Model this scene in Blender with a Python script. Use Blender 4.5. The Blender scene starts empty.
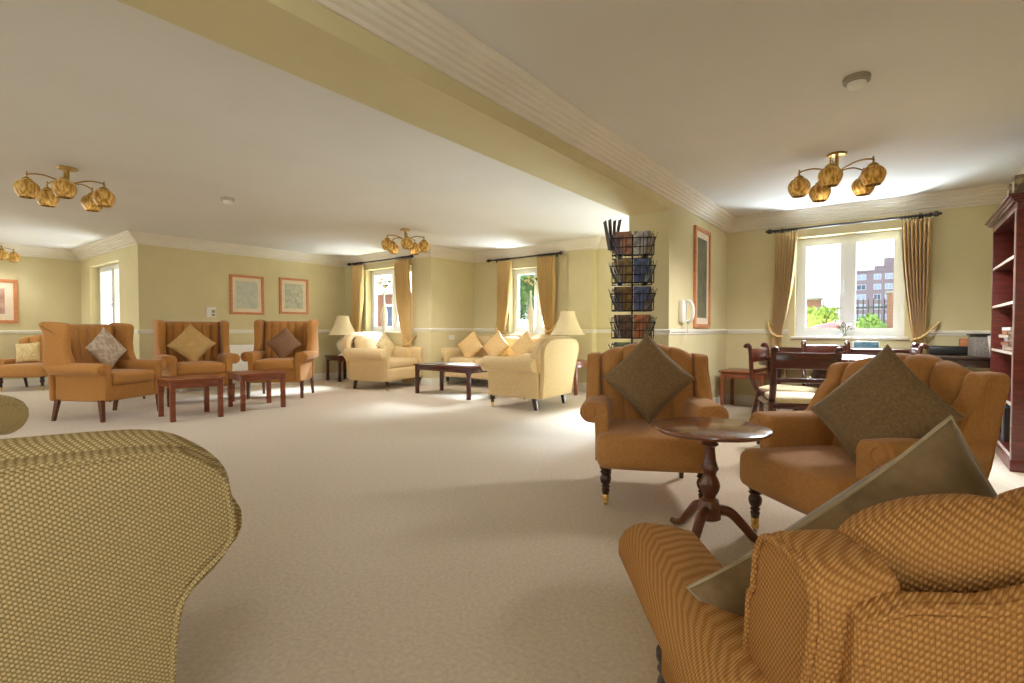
import bpy, bmesh, math, random
from mathutils import Vector, Matrix, Euler
random.seed(7)
PI = math.pi
R = math.radians
C = bpy.context.scene.collection
sc = bpy.context.scene

# ------------------------------------------------------------------ camera
cam = bpy.data.cameras.new('camera'); camo = bpy.data.objects.new('camera', cam); C.objects.link(camo)
cam.sensor_width = 36; cam.lens = 36*507/1024; cam.clip_start = 0.02; cam.clip_end = 600
camo.location = (0, 0, 1.0); camo.rotation_euler = (R(90-1.3), 0, R(37.4))
sc.camera = camo
# ------------------------------------------------------------------ sky
w = bpy.data.worlds.new('sky'); sc.world = w; w.use_nodes = True
bg = w.node_tree.nodes['Background']; bg.inputs[0].default_value = (0.84, 0.92, 1.0, 1); bg.inputs[1].default_value = 2.3
# ------------------------------------------------------------------ lights
def area(name, loc, rot, sx, sy, power, color=(1, 1, 1), portal=False):
    l = bpy.data.lights.new(name, 'AREA'); l.shape = 'RECTANGLE'; l.size = sx; l.size_y = sy
    l.energy = power; l.color = color
    if portal: l.cycles.is_portal = True
    o = bpy.data.objects.new(name, l); C.objects.link(o); o.location = loc; o.rotation_euler = rot
    return o
FILL = (.93, 0.97, 1)
# daylight - lamps added to fill the room, outside invented unseen openings (built below)
for x, pw in ((-10.6, 9), (-7.4, 5), (-4.2, 8)):
    area('daylight', (x, -4.12, 1.45), (R(90), 0, 0), 1.9, 1.7, pw, FILL)
area('daylight', (1.15, -1.9, 1.45), (R(90), 0, R(90)), 2.0, 1.7, 30, FILL)
area('daylight', (-12.52, -1.2, 1.45), (R(90), 0, R(-90)), 2.0, 1.7, 22, FILL)
# upward lamps added outside each window, standing in for light off the paving
for x, y, w_, p_ in ((-.5, 8.3, 1.3, 290), (-5.35, 8.6, 1.3, 150), (-2.9, 8.5, 1.2, 150), (-7.85, 7.5, 1.5, 110), (-11.0, 3.9, 1.5, 70)):
    area('bounce_fill', (x, y, .15), (R(-118), 0, 0), w_, .8, p_, (.74, .88, 1))
# sky portals at the windows in view
for x, y, sx, z0, z1 in ((-0.51, 7.6, 1.1, .92, 2.16), (-5.35, 7.8, .9, .95, 2.12), (-7.85, 6.65, 1.4, .97, 2.2), (-10.97, 3.02, 1.65, .9, 2.15), (-2.88, 7.8, .93, .02, 2.15)):
    area('window_daylight', (x, y, (z0+z1)/2), (R(-90), 0, 0), sx, z1-z0, 1, portal=True)
sun = bpy.data.lights.new('sun', 'SUN'); sun.energy = 30; sun.angle = R(20); sun.color = (.68, .84, 1)
so = bpy.data.objects.new('sun', sun); C.objects.link(so); so.rotation_euler = Euler((R(-57), 0, R(8)))
# ------------------------------------------------------------------ exposure
sc.view_settings.view_transform = 'Standard'; sc.view_settings.look = 'None'
sc.view_settings.gamma = 1; sc.view_settings.use_curve_mapping = False
sc.view_settings.exposure = 0.86

# ================================================================== materials
def s2l(c):
    return tuple((x/255/12.92 if x/255 <= .04045 else ((x/255+.055)/1.055)**2.4) for x in c)
def nodes(name):
    m = bpy.data.materials.new(name); m.use_nodes = True
    nt = m.node_tree; b = nt.nodes['Principled BSDF']
    return m, nt, b
def N(nt, t, **kw):
    n = nt.nodes.new(t)
    for k, v in kw.items(): setattr(n, k, v)
    return n
def noise_mix(nt, c0, c1, scale, detail=4, stretch=(1, 1, 1), lo=.35, hi=.65):
    tc = N(nt, 'ShaderNodeTexCoord'); mp = N(nt, 'ShaderNodeMapping'); mp.inputs['Scale'].default_value = stretch
    no = N(nt, 'ShaderNodeTexNoise'); no.inputs['Scale'].default_value = scale; no.inputs['Detail'].default_value = detail
    cr = N(nt, 'ShaderNodeValToRGB'); cr.color_ramp.elements[0].position = lo; cr.color_ramp.elements[1].position = hi
    cr.color_ramp.elements[0].color = (*s2l(c0), 1); cr.color_ramp.elements[1].color = (*s2l(c1), 1)
    nt.links.new(tc.outputs['Object'], mp.inputs['Vector']); nt.links.new(mp.outputs[0], no.inputs['Vector'])
    nt.links.new(no.outputs[0], cr.inputs[0])
    return tc, mp, no, cr
def bump(nt, b, src, strength, dist):
    bp = N(nt, 'ShaderNodeBump'); bp.inputs['Strength'].default_value = strength; bp.inputs['Distance'].default_value = dist
    nt.links.new(src, bp.inputs['Height']); nt.links.new(bp.outputs[0], b.inputs['Normal'])
def M_noise(name, c0, c1, scale=20, rough=.8, bs=0., bd=.002, bscale=None, stretch=(1, 1, 1), spec=.3, metal=0, sheen=0, lo=.35, hi=.65, coat=0):
    m, nt, b = nodes(name)
    tc, mp, no, cr = noise_mix(nt, c0, c1, scale, 4, stretch, lo, hi)
    nt.links.new(cr.outputs[0], b.inputs['Base Color'])
    b.inputs['Roughness'].default_value = rough; b.inputs['Specular IOR Level'].default_value = spec; b.inputs['Metallic'].default_value = metal
    if sheen: b.inputs['Sheen Weight'].default_value = sheen; b.inputs['Sheen Roughness'].default_value = .4
    if coat: b.inputs['Coat Weight'].default_value = coat; b.inputs['Coat Roughness'].default_value = .12
    if bs:
        n2 = N(nt, 'ShaderNodeTexNoise'); n2.inputs['Scale'].default_value = bscale or scale; n2.inputs['Detail'].default_value = 5
        nt.links.new(tc.outputs['Object'], n2.inputs['Vector']); bump(nt, b, n2.outputs[0], bs, bd)
    return m
def M_knit(name, c0, c1, kx, kz, skew=0.0):
    """chunky woven fabric: alternating bumps, colour darker in the gaps of the weave"""
    m, nt, b = nodes(name)
    tc = N(nt, 'ShaderNodeTexCoord'); sx = N(nt, 'ShaderNodeSeparateXYZ'); nt.links.new(tc.outputs['Object'], sx.inputs[0])
    def math_(op, a, bb=None):
        n = N(nt, 'ShaderNodeMath', operation=op)
        for i, v in enumerate((a, bb)):
            if v is None: continue
            if isinstance(v, (int, float)): n.inputs[i].default_value = v
            else: nt.links.new(v, n.inputs[i])
        return n.outputs[0]
    a = math_('ADD', math_('MULTIPLY', sx.outputs['Y'], kx), math_('MULTIPLY', sx.outputs['X'], kx*.9))
    c = math_('ADD', math_('MULTIPLY', sx.outputs['Z'], kz), math_('MULTIPLY', sx.outputs['Y'], kz*skew))
    c = math_('ADD', c, math_('MULTIPLY', sx.outputs['X'], kz*.5))
    row = math_('SINE', a)
    off = math_('MULTIPLY', math_('SIGN', row), PI/2)
    st = math_('SINE', math_('ADD', c, off))
    h = math_('MULTIPLY', math_('POWER', math_('ABSOLUTE', row), .6), math_('ADD', math_('MULTIPLY', st, .5), .5))
    cr = N(nt, 'ShaderNodeValToRGB'); cr.color_ramp.elements[0].color = (*s2l(c0), 1); cr.color_ramp.elements[1].color = (*s2l(c1), 1)
    cr.color_ramp.elements[0].position = .0; cr.color_ramp.elements[1].position = .7
    nt.links.new(h, cr.inputs[0]); nt.links.new(cr.outputs[0], b.inputs['Base Color'])
    b.inputs['Roughness'].default_value = .9; b.inputs['Specular IOR Level'].default_value = .2
    bump(nt, b, h, .6, .003)
    return m
def M_wood(name, c0, c1, rough=.3, scale=6, coat=.3):
    m, nt, b = nodes(name)
    tc, mp, no, cr = noise_mix(nt, c0, c1, scale, 6, (1, 1, 7), .3, .7)
    no.inputs['Distortion'].default_value = 1.2
    nt.links.new(cr.outputs[0], b.inputs['Base Color']); b.inputs['Roughness'].default_value = rough
    b.inputs['Coat Weight'].default_value = coat; b.inputs['Coat Roughness'].default_value = .15
    return m
def M_stripe(name, cols, k, axis='Y', rough=.8, skewz=0):
    m, nt, b = nodes(name)
    tc = N(nt, 'ShaderNodeTexCoord'); mp = N(nt, 'ShaderNodeMapping')
    wv = N(nt, 'ShaderNodeTexWave'); wv.bands_direction = axis; wv.inputs['Scale'].default_value = k; wv.inputs['Distortion'].default_value = 1.6
    wv.inputs['Detail'].default_value = 2; wv.inputs['Detail Scale'].default_value = 2
    mp.inputs['Rotation'].default_value = (0, R(skewz), 0)
    nt.links.new(tc.outputs['Object'], mp.inputs['Vector']); nt.links.new(mp.outputs[0], wv.inputs['Vector'])
    cr = N(nt, 'ShaderNodeValToRGB'); cr.color_ramp.elements[0].color = (*s2l(cols[0]), 1); cr.color_ramp.elements[1].color = (*s2l(cols[1]), 1)
    nt.links.new(wv.outputs[0], cr.inputs[0]); nt.links.new(cr.outputs[0], b.inputs['Base Color'])
    b.inputs['Roughness'].default_value = rough
    return m
def M_glass(name):
    m = bpy.data.materials.new(name); m.use_nodes = True; nt = m.node_tree; nt.nodes.clear()
    o = N(nt, 'ShaderNodeOutputMaterial'); mx = N(nt, 'ShaderNodeMixShader'); t = N(nt, 'ShaderNodeBsdfTransparent'); g = N(nt, 'ShaderNodeBsdfGlossy')
    g.inputs['Roughness'].default_value = .02; mx.inputs[0].default_value = .03
    t.inputs[0].default_value = (.97, .98, .98, 1)
    nt.links.new(t.outputs[0], mx.inputs[1]); nt.links.new(g.outputs[0], mx.inputs[2]); nt.links.new(mx.outputs[0], o.inputs[0])
    return m
def M_brick(name, c1, c2, cm, scale):
    m, nt, b = nodes(name)
    tc = N(nt, 'ShaderNodeTexCoord'); sx = N(nt, 'ShaderNodeSeparateXYZ'); cb = N(nt, 'ShaderNodeCombineXYZ')
    ad = N(nt, 'ShaderNodeMath', operation='ADD')
    nt.links.new(tc.outputs['Object'], sx.inputs[0]); nt.links.new(sx.outputs['X'], ad.inputs[0]); nt.links.new(sx.outputs['Y'], ad.inputs[1])
    nt.links.new(ad.outputs[0], cb.inputs[0]); nt.links.new(sx.outputs['Z'], cb.inputs[1])
    br = N(nt, 'ShaderNodeTexBrick'); br.inputs['Scale'].default_value = scale
    br.inputs['Color1'].default_value = (*s2l(c1), 1); br.inputs['Color2'].default_value = (*s2l(c2), 1); br.inputs['Mortar'].default_value = (*s2l(cm), 1)
    nt.links.new(cb.outputs[0], br.inputs['Vector']); nt.links.new(br.outputs[0], b.inputs['Base Color']); b.inputs['Roughness'].default_value = .9
    return m

m_wall = M_noise('wall_paint', (216, 202, 156), (220, 206, 161), 3, .75, .15, .001, 60, spec=.2)
m_ceil = M_noise('ceiling_paint', (226, 221, 212), (229, 224, 216), 1.5, .85, .08, .001, 30, spec=.1)
m_white = M_noise('white_gloss_paint', (236, 230, 214), (240, 234, 220), 4, .4, spec=.4)
m_cornice = M_noise('cornice_paint', (232, 222, 204), (236, 227, 210), 4, .7, spec=.2)
m_carpet = M_noise('carpet_pile', (198, 179, 154), (221, 203, 179), 60, .95, .55, .006, 230, spec=.1, sheen=.25, lo=.25, hi=.75)
m_upvc = M_noise('window_upvc', (240, 240, 238), (244, 244, 242), 4, .3, spec=.5)
m_glass = M_glass('window_glass')
m_ochre = M_noise('ochre_fabric', (178, 122, 60), (188, 132, 70), 60, .85, .25, .0015, 400, spec=.2, sheen=.25)
m_orange = M_noise('tan_fabric', (182, 128, 72), (192, 138, 80), 60, .85, .25, .0015, 400, spec=.2, sheen=.2)
m_cream = M_noise('gold_cream_fabric', (216, 186, 134), (226, 197, 147), 50, .85, .3, .002, 220, spec=.2, sheen=.3)
m_knit_g = M_knit('cream_olive_weave', (140, 116, 68), (204, 182, 132), 500, 660)
m_knit_o = M_knit('amber_chenille', (156, 104, 50), (198, 146, 84), 660, 800, .5)
m_maho = M_wood('mahogany', (58, 22, 14), (96, 42, 24), .28)
m_maho_l = M_wood('mahogany_lighter', (112, 52, 28), (150, 76, 42), .3)
m_walnut = M_wood('walnut', (84, 44, 24), (118, 66, 38), .3)
m_dwood = M_wood('dark_stained_wood', (40, 22, 14), (64, 36, 22), .35)
m_brass = M_noise('brass', (196, 160, 90), (212, 176, 104), 10, .28, metal=1)
m_abrass = M_noise('antique_brass', (170, 140, 70), (190, 158, 84), 10, .3, metal=1)
m_shade = M_noise('amber_streaked_glass', (182, 126, 40), (240, 200, 118), 55, .3, stretch=(1, 1, .3), lo=.4, hi=.6)
m_curtain = M_noise('gold_curtain', (216, 180, 118), (224, 190, 130), 14, .8, .2, .002, 200, (1, 1, .2), spec=.2, sheen=.2)
m_black = M_noise('black_metal', (26, 24, 24), (34, 32, 32), 8, .4, spec=.5)
m_rod = M_wood('dark_rod', (34, 24, 20), (52, 38, 32), .3)
m_pilB = M_noise('brown_linen', (120, 96, 62), (138, 112, 76), 90, .9, .3, .0015, 350, sheen=.3)
m_pilD = M_noise('brown_chenille', (104, 82, 50), (130, 106, 72), 24, .9, .3, .0015, 300, (1, 1, .3), sheen=.4)
m_pilG = M_noise('stone_damask', (168, 148, 124), (196, 178, 154), 26, .85, .3, .001, 200, sheen=.2, lo=.45, hi=.55)
m_pilY = M_noise('gold_satin', (192, 154, 92), (200, 164, 102), 20, .6, sheen=.2)
m_pilM = M_noise('mauve_brown', (134, 98, 72), (146, 110, 82), 60, .9, .3, .001, 300)
m_pilC = M_noise('cream_brocade', (226, 204, 156), (212, 184, 128), 30, .8, .3, .001, 200, lo=.45, hi=.55)
m_pilO = M_noise('gold_brocade', (218, 178, 116), (230, 192, 134), 30, .7, .2, .001, 200)
m_pipe = M_noise('pale_piping', (156, 138, 106), (168, 150, 118), 60, .8)
m_lampS = M_noise('cream_lampshade', (236, 214, 168), (240, 220, 178), 8, .8)
m_ceram = M_noise('pale_ceramic', (226, 212, 186), (232, 220, 196), 8, .25, spec=.5)
m_silver = M_noise('silver', (200, 200, 200), (224, 222, 216), 20, .25, metal=1)
m_plastic = M_noise('white_plastic', (232, 228, 216), (236, 232, 222), 6, .35, spec=.5)
m_dplastic = M_noise('grey_plastic', (156, 146, 130), (166, 156, 140), 6, .5)
m_frame = M_wood('pine_frame', (196, 120, 72), (220, 146, 96), .35)
m_mat = M_noise('picture_mount', (232, 214, 184), (236, 220, 192), 10, .8)
m_art1 = M_noise('pale_print', (212, 206, 182), (186, 194, 184), 14, .5, lo=.3, hi=.7)
m_art2 = M_noise('green_print', (212, 204, 182), (160, 170, 140), 16, .5, lo=.35, hi=.75)
m_art3 = M_noise('dark_print', (120, 112, 82), (92, 96, 72), 8, .4)
m_art4 = M_noise('pink_print', (206, 168, 146), (180, 138, 118), 8, .5)
m_seat = M_noise('cream_damask_seat', (222, 204, 160), (232, 216, 176), 40, .7, sheen=.2)
m_leaf = M_noise('leaf_green', (66, 96, 40), (108, 134, 66), 3, .6)
m_leafd = M_noise('leaf_deep', (60, 92, 48), (104, 136, 76), 3, .6)
m_leafy = M_noise('leaf_yellow_green', (104, 128, 50), (140, 156, 76), 3, .6)
m_brick = M_brick('red_brick', (122, 72, 54), (104, 60, 46), (140, 122, 108), 9)
m_block = M_brick('hazed_brown_brick', (122, 106, 110), (114, 100, 106), (130, 116, 120), 1.2)  # brick tone lightened, distance haze is put into the colour
m_pave = M_noise('paving', (112, 108, 100), (130, 126, 116), 3, .9)
m_grass = M_noise('grass', (110, 128, 70), (134, 150, 86), 6, .9)
m_red = M_noise('red_canvas', (150, 48, 40), (160, 54, 46), 3, .95, spec=.05)
m_carw = M_noise('silver_paint', (206, 210, 216), (214, 218, 222), 3, .3, spec=.5)
m_carb = M_noise('tinted_glass', (40, 52, 76), (52, 66, 92), 3, .15, spec=.6)
m_tyre = M_noise('tyre_rubber', (26, 26, 26), (34, 34, 34), 8, .8)
def M_plain(name, c, rough=.6): return M_noise(name, c, tuple(min(255, int(x*1.05)+2) for x in c), 15, rough)

# ================================================================== mesh helpers
def finish(bm, name, m, parent=None, loc=None, rot=None, ang=42, matrix=None):
    bmesh.ops.remove_doubles(bm, verts=bm.verts[:], dist=1e-5)
    bmesh.ops.recalc_face_normals(bm, faces=bm.faces[:])
    me = bpy.data.meshes.new(name); bm.to_mesh(me); bm.free()
    for p in me.polygons: p.use_smooth = True
    me.set_sharp_from_angle(angle=R(ang))
    if isinstance(m, (list, tuple)):
        for x in m: me.materials.append(x)
    else: me.materials.append(m)
    o = bpy.data.objects.new(name, me); C.objects.link(o)
    if parent: o.parent = parent
    if loc: o.location = loc
    if rot: o.rotation_euler = rot
    if matrix: o.matrix_world = matrix
    return o
def thing(name, label, cat, loc=(0, 0, 0), rz=0, group=None):
    o = bpy.data.objects.new(name, None); C.objects.link(o); o.empty_display_size = .1
    o.location = loc; o.rotation_euler = (0, 0, rz); o['label'] = label; o['category'] = cat
    if group: o['group'] = group
    return o
def tag(o, label, cat, group=None, kind=None):
    o['label'] = label; o['category'] = cat
    if group: o['group'] = group
    if kind: o['kind'] = kind
    return o
def struct(o): o['kind'] = 'structure'; return o
def T(x=0, y=0, z=0): return Matrix.Translation((x, y, z))
def RX(a): return Matrix.Rotation(a, 4, 'X')
def RY(a): return Matrix.Rotation(a, 4, 'Y')
def RZ(a): return Matrix.Rotation(a, 4, 'Z')
def box(bm, c, s, r=0, mi=0, mx=None):
    """bevelled box centred c, size s"""
    res = bmesh.ops.create_cube(bm, size=1); vs = res['verts']
    bmesh.ops.scale(bm, vec=s, verts=vs); bmesh.ops.translate(bm, vec=c, verts=vs)
    fs = {f for v in vs for f in v.link_faces}
    for f in fs: f.material_index = mi
    if mx is not None: bmesh.ops.transform(bm, matrix=mx, verts=vs)
    if r > 0:
        es = {e for v in vs for e in v.link_edges}
        bmesh.ops.bevel(bm, geom=list(es), offset=r, segments=2, profile=.5, affect='EDGES')
    return vs
def b2(bm, x0, x1, y0, y1, z0, z1, r=0, mi=0):
    return box(bm, ((x0+x1)/2, (y0+y1)/2, (z0+z1)/2), (abs(x1-x0), abs(y1-y0), abs(z1-z0)), r, mi)
def rbox(bm, c, s, r, n=12, puff=(0, 0, 0), mx=None, fn=None):
    """soft rounded box with puffed faces; fn(p in -1..1, world) optional warp"""
    hx, hy, hz = s[0]/2, s[1]/2, s[2]/2
    new = []
    for ax in range(3):
        for sg in (-1, 1):
            grid = []
            for i in range(n+1):
                row = []
                for j in range(n+1):
                    # denser near edges
                    a = math.sin((i/n*2-1)*PI/2); b = math.sin((j/n*2-1)*PI/2)
                    p = [0, 0, 0]; p[ax] = sg; p[(ax+1) % 3] = a; p[(ax+2) % 3] = b
                    q = Vector((p[0]*hx, p[1]*hy, p[2]*hz))
                    inn = Vector((max(-hx+r, min(hx-r, q.x)), max(-hy+r, min(hy-r, q.y)), max(-hz+r, min(hz-r, q.z))))
                    d = q-inn
                    if d.length > 1e-9: q = inn+d.normalized()*r
                    u, v, w_ = q.x/hx, q.y/hy, q.z/hz
                    q.x += puff[0]*(1-v*v)*(1-w_*w_)*u
                    q.y += puff[1]*(1-u*u)*(1-w_*w_)*v
                    q.z += puff[2]*(1-u*u)*(1-v*v)*w_
                    if fn: q = fn(q, (u, v, w_))
                    q = q+Vector(c)
                    if mx is not None: q = mx @ q
                    row.append(bm.verts.new(q))
                grid.append(row)
            for i in range(n):
                for j in range(n):
                    new.append(bm.faces.new((grid[i][j], grid[i+1][j], grid[i+1][j+1], grid[i][j+1])))
    return new
def lathe(bm, prof, seg=20, mx=None, cap=True):
    """prof: (r,z) list, axis z"""
    rings = []
    for r, z in prof:
        ring = []
        for k in range(seg):
            a = 2*PI*k/seg; p = Vector((max(r, 1e-4)*math.cos(a), max(r, 1e-4)*math.sin(a), z))
            ring.append(bm.verts.new(mx @ p if mx is not None else p))
        rings.append(ring)
    for a, b in zip(rings[:-1], rings[1:]):
        for k in range(seg): bm.faces.new((a[k], a[(k+1) % seg], b[(k+1) % seg], b[k]))
    if cap: bm.faces.new(rings[0]); bm.faces.new(rings[-1])
def tube(bm, pts, r, seg=8, closed=False, radii=None, flat=None):
    pts = [Vector(p) for p in pts]; n = len(pts); rings = []
    prev = None
    for i, p in enumerate(pts):
        if closed: t = pts[(i+1) % n]-pts[i-1]
        else: t = pts[min(i+1, n-1)]-pts[max(i-1, 0)]
        t.normalize()
        if prev is None:
            up = Vector((0, 0, 1)) if abs(t.z) < .9 else Vector((1, 0, 0))
            a = t.cross(up).normalized()
        else: a = (prev-t*prev.dot(t)).normalized()
        prev = a; b = t.cross(a).normalized(); rr = radii[i] if radii else r
        fl = flat if flat else 1
        rings.append([bm.verts.new(p+a*math.cos(2*PI*k/seg)*rr+b*math.sin(2*PI*k/seg)*rr*fl) for k in range(seg)])
    m = n if closed else n-1
    for i in range(m):
        A, B = rings[i], rings[(i+1) % n]
        for k in range(seg): bm.faces.new((A[k], A[(k+1) % seg], B[(k+1) % seg], B[k]))
    if not closed: bm.faces.new(rings[0]); bm.faces.new(rings[-1])
def slab(bm, outline, t, r, mx, seg=4, dome=0):
    """extrude 2D outline (x,y) from z=0..t with rounded edges r; mx places it"""
    n = len(outline); P = [Vector((a, b)) for a, b in outline]
    area_ = sum(P[i].x*P[(i+1) % n].y-P[(i+1) % n].x*P[i].y for i in range(n))
    if area_ < 0: P.reverse()
    nr = []
    for i in range(n):
        d1 = (P[i]-P[i-1]).normalized(); d2 = (P[(i+1) % n]-P[i]).normalized()
        d = (d1+d2); d = d.normalized() if d.length > 1e-6 else d1
        nr.append(Vector((d.y, -d.x)))
    levels = []
    for k in range(seg+1):
        a = PI/2*k/seg; levels.append((r*(1-math.sin(a)), r*(1-math.cos(a))))
    lv = [(o, z) for o, z in levels]+[(o, t-z) for o, z in reversed(levels)]
    rings = [[bm.verts.new(mx @ Vector(((P[i]-nr[i]*o).x, (P[i]-nr[i]*o).y, z))) for i in range(n)] for o, z in lv]
    for A, B in zip(rings[:-1], rings[1:]):
        for i in range(n): bm.faces.new((A[i], A[(i+1) % n], B[(i+1) % n], B[i]))
    for ring, z, sg in ((rings[0], 0, -1), (rings[-1], t, 1)):
        f = bm.faces.new(ring)
        if dome:
            rs = bmesh.ops.inset_region(bm, faces=[f], thickness=r*1.5, depth=0)
def smooth_outline(pts, sub=4):
    """Catmull-Rom closed"""
    n = len(pts); out = []
    for i in range(n):
        p0, p1, p2, p3 = (Vector(pts[(i+k) % n]) for k in (-1, 0, 1, 2))
        for s in range(sub):
            t = s/sub
            out.append(tuple(.5*((2*p1)+(-p0+p2)*t+(2*p0-5*p1+4*p2-p3)*t*t+(-p0+3*p1-3*p2+p3)*t**3)))
    return out
def curve_pts(pts, sub=6):
    pts = [Vector(p) for p in pts]; n = len(pts); out = []
    for i in range(n-1):
        p0 = pts[max(i-1, 0)]; p1 = pts[i]; p2 = pts[i+1]; p3 = pts[min(i+2, n-1)]
        for s in range(sub):
            t = s/sub
            out.append(.5*((2*p1)+(-p0+p2)*t+(2*p0-5*p1+4*p2-p3)*t*t+(-p0+3*p1-3*p2+p3)*t**3))
    out.append(pts[-1]); return out
def shell(bm, mid, thick, nu, nv, nrm):
    """closed soft body: mid(u,v)->Vector, thick(u,v)->(front,back), nrm direction"""
    F = []; B = []
    for i in range(nu+1):
        fr = []; br = []
        for j in range(nv+1):
            u = i/nu; v = j/nv; p = mid(u, v); tf, tb = thick(u, v)
            fr.append(bm.verts.new(p+nrm*tf)); br.append(bm.verts.new(p-nrm*tb))
        F.append(fr); B.append(br)
    for i in range(nu):
        for j in range(nv):
            bm.faces.new((F[i][j], F[i+1][j], F[i+1][j+1], F[i][j+1])); bm.faces.new((B[i][j], B[i][j+1], B[i+1][j+1], B[i+1][j]))
    bd = [(i, 0) for i in range(nu)]+[(nu, j) for j in range(nv)]+[(i, nv) for i in range(nu, 0, -1)]+[(0, j) for j in range(nv, 0, -1)]
    for k in range(len(bd)):
        a = bd[k]; b = bd[(k+1) % len(bd)]
        try: bm.faces.new((F[a[0]][a[1]], B[a[0]][a[1]], B[b[0]][b[1]], F[b[0]][b[1]]))
        except ValueError: pass
def copy_tree(o, parent=None):
    c = o.copy(); C.objects.link(c)
    if parent: c.parent = parent
    for ch in list(o.children): copy_tree(ch, c)
    return c
def copy_thing(o, loc, rz, label, group=None):
    c = copy_tree(o); c.location = loc; c.rotation_euler = (0, 0, rz); c['label'] = label
    if group: c['group'] = group
    return c

# ================================================================== room shell
CH = 2.48
def wallbox(name, x0, x1, y0, y1, axis, holes=(), z1=CH, mat=m_wall):
    """wall slab; holes: (a0,a1,z0,z1) along axis"""
    bm = bmesh.new()
    a0, a1 = (x0, x1) if axis == 'x' else (y0, y1)
    def piece(p, q, za, zb):
        if q-p < 1e-4 or zb-za < 1e-4: return
        if axis == 'x': b2(bm, p, q, y0, y1, za, zb)
        else: b2(bm, x0, x1, p, q, za, zb)
    cur = a0
    for h in sorted(holes):
        piece(cur, h[0], 0, z1); piece(h[0], h[1], 0, h[2]); piece(h[0], h[1], h[3], z1); cur = h[1]
    piece(cur, a1, 0, z1)
    return struct(finish(bm, name, mat))
bm = bmesh.new(); b2(bm, -12.7, 1.3, -4.3, 7.75, -.12, 0); floor = struct(finish(bm, 'floor', m_carpet))
bm = bmesh.new(); b2(bm, -12.7, 1.3, -4.3, 7.75, CH, CH+.15); struct(finish(bm, 'ceiling', m_ceil))
W_R = (-1.06, 0.04, .92, 2.16); W_2 = (-5.79, -4.90, .95, 2.13); W_1 = (-8.54, -7.17, .97, 2.2); W_L = (-11.8, -10.15, .9, 2.15)
wallbox('wall_right', 1.03, 1.28, -4.0, 7.53, 'y', [(-2.9, -.9, .6, 2.3)])
wallbox('wall_back', -1.88, 1.03, 7.28, 7.53, 'x', [W_R])
bm = bmesh.new(); b2(bm, -2.32, -1.88, 5.1, 7.75, 0, CH); struct(finish(bm, 'wall_partition', m_wall))
wallbox('wall_back_centre', -6.66, -2.32, 7.48, 7.73, 'x', [W_2, (-3.35, -2.42, .02, 2.15)])
bm = bmesh.new(); b2(bm, -4.42, -3.97, 7.35, 7.48, 0, CH); struct(finish(bm, 'wall_pier', m_wall))
wallbox('wall_side_centre', -6.91, -6.66, 6.33, 7.73, 'y')
wallbox('wall_back_left', -9.25, -6.91, 6.33, 6.58, 'x', [W_1])
wallbox('wall_left', -9.5, -9.25, 2.7, 6.58, 'y')
wallbox('wall_far_back', -12.4, -9.5, 2.7, 2.95, 'x', [W_L])
wallbox('wall_far_left', -12.65, -12.4, -4.0, 2.95, 'y', [(-2.2, -.2, .6, 2.3)])
wallbox('wall_front', -12.65, 1.28, -4.25, -4.0, 'x', [(-11.55, -9.65, .6, 2.3), (-8.35, -6.45, .6, 2.3), (-5.15, -3.25, .6, 2.3)])  # openings here and in both side walls added for the fill lamps
bm = bmesh.new(); b2(bm, -2.32, -1.88, -4.0, 5.1, 2.22, CH); struct(finish(bm, 'beam', m_wall))

def sweep(name, path, prof, mat, closed=False):
    """prof: (out, z) polygon; out is measured to the LEFT of travel"""
    bm = bmesh.new(); P = [Vector(p) for p in path]; n = len(P); rings = []
    for i in range(n):
        d1 = (P[i]-P[i-1]).normalized() if i > 0 else None; d2 = (P[i+1]-P[i]).normalized() if i < n-1 else None
        if d1 is None: nn = Vector((-d2.y, d2.x)); k = 1
        elif d2 is None: nn = Vector((-d1.y, d1.x)); k = 1
        else:
            n1 = Vector((-d1.y, d1.x)); n2 = Vector((-d2.y, d2.x)); nn = (n1+n2)
            nn.normalize(); k = 1/max(.3, nn.dot(n1))
        rings.append([bm.verts.new((P[i].x+nn.x*o*k, P[i].y+nn.y*o*k, z)) for o, z in prof])
    for A, B in zip(rings[:-1], rings[1:]):
        for j in range(len(prof)):
            bm.faces.new((A[j], A[(j+1) % len(prof)], B[(j+1) % len(prof)], B[j]))
    bm.faces.new(rings[0]); bm.faces.new(rings[-1])
    return struct(finish(bm, name, mat, ang=25))
# stepped, reeded cornice
cp = [(0, CH), (0, CH-.165), (.014, CH-.165), (.02, CH-.155), (.02, CH-.145)]
for k in range(5):
    a = .028+k*.024; z = CH-.14+k*.024
    cp += [(a, z), (a+.016, z+.004), (a+.02, z+.016)]
cp += [(.15, CH-.018), (.16, CH-.012), (.16, CH)]
PR = [(1.03, -4), (1.03, 7.28), (-1.88, 7.28), (-1.88, -4)]
PL = [(-2.32, 5.1), (-2.32, 7.48), (-3.97, 7.48), (-3.97, 7.35), (-4.42, 7.35), (-4.42, 7.48), (-6.66, 7.48), (-6.66, 6.33), (-9.25, 6.33), (-9.25, 2.7), (-12.4, 2.7), (-12.4, -4)]
sweep('trim_1', PR, cp, m_cornice); sweep('trim_2', PL, cp, m_cornice)
dp = [(0, .935), (.012, .94), (.012, .955), (.022, .965), (.022, .985), (.012, .992), (0, .995)]
def dz(dd): return [(o, z+dd) for o, z in dp]
sweep('trim_3', [(1.03, -4), (1.03, 7.28), (.11, 7.28)], dp, m_white)
sweep('trim_4', [(-1.13, 7.28), (-1.88, 7.28), (-1.88, 5.1), (-2.32, 5.1), (-2.32, 7.48), (-3.97, 7.48), (-3.97, 7.35), (-4.42, 7.35), (-4.42, 7.48), (-4.84, 7.48)], dz(.015), m_white)
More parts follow.
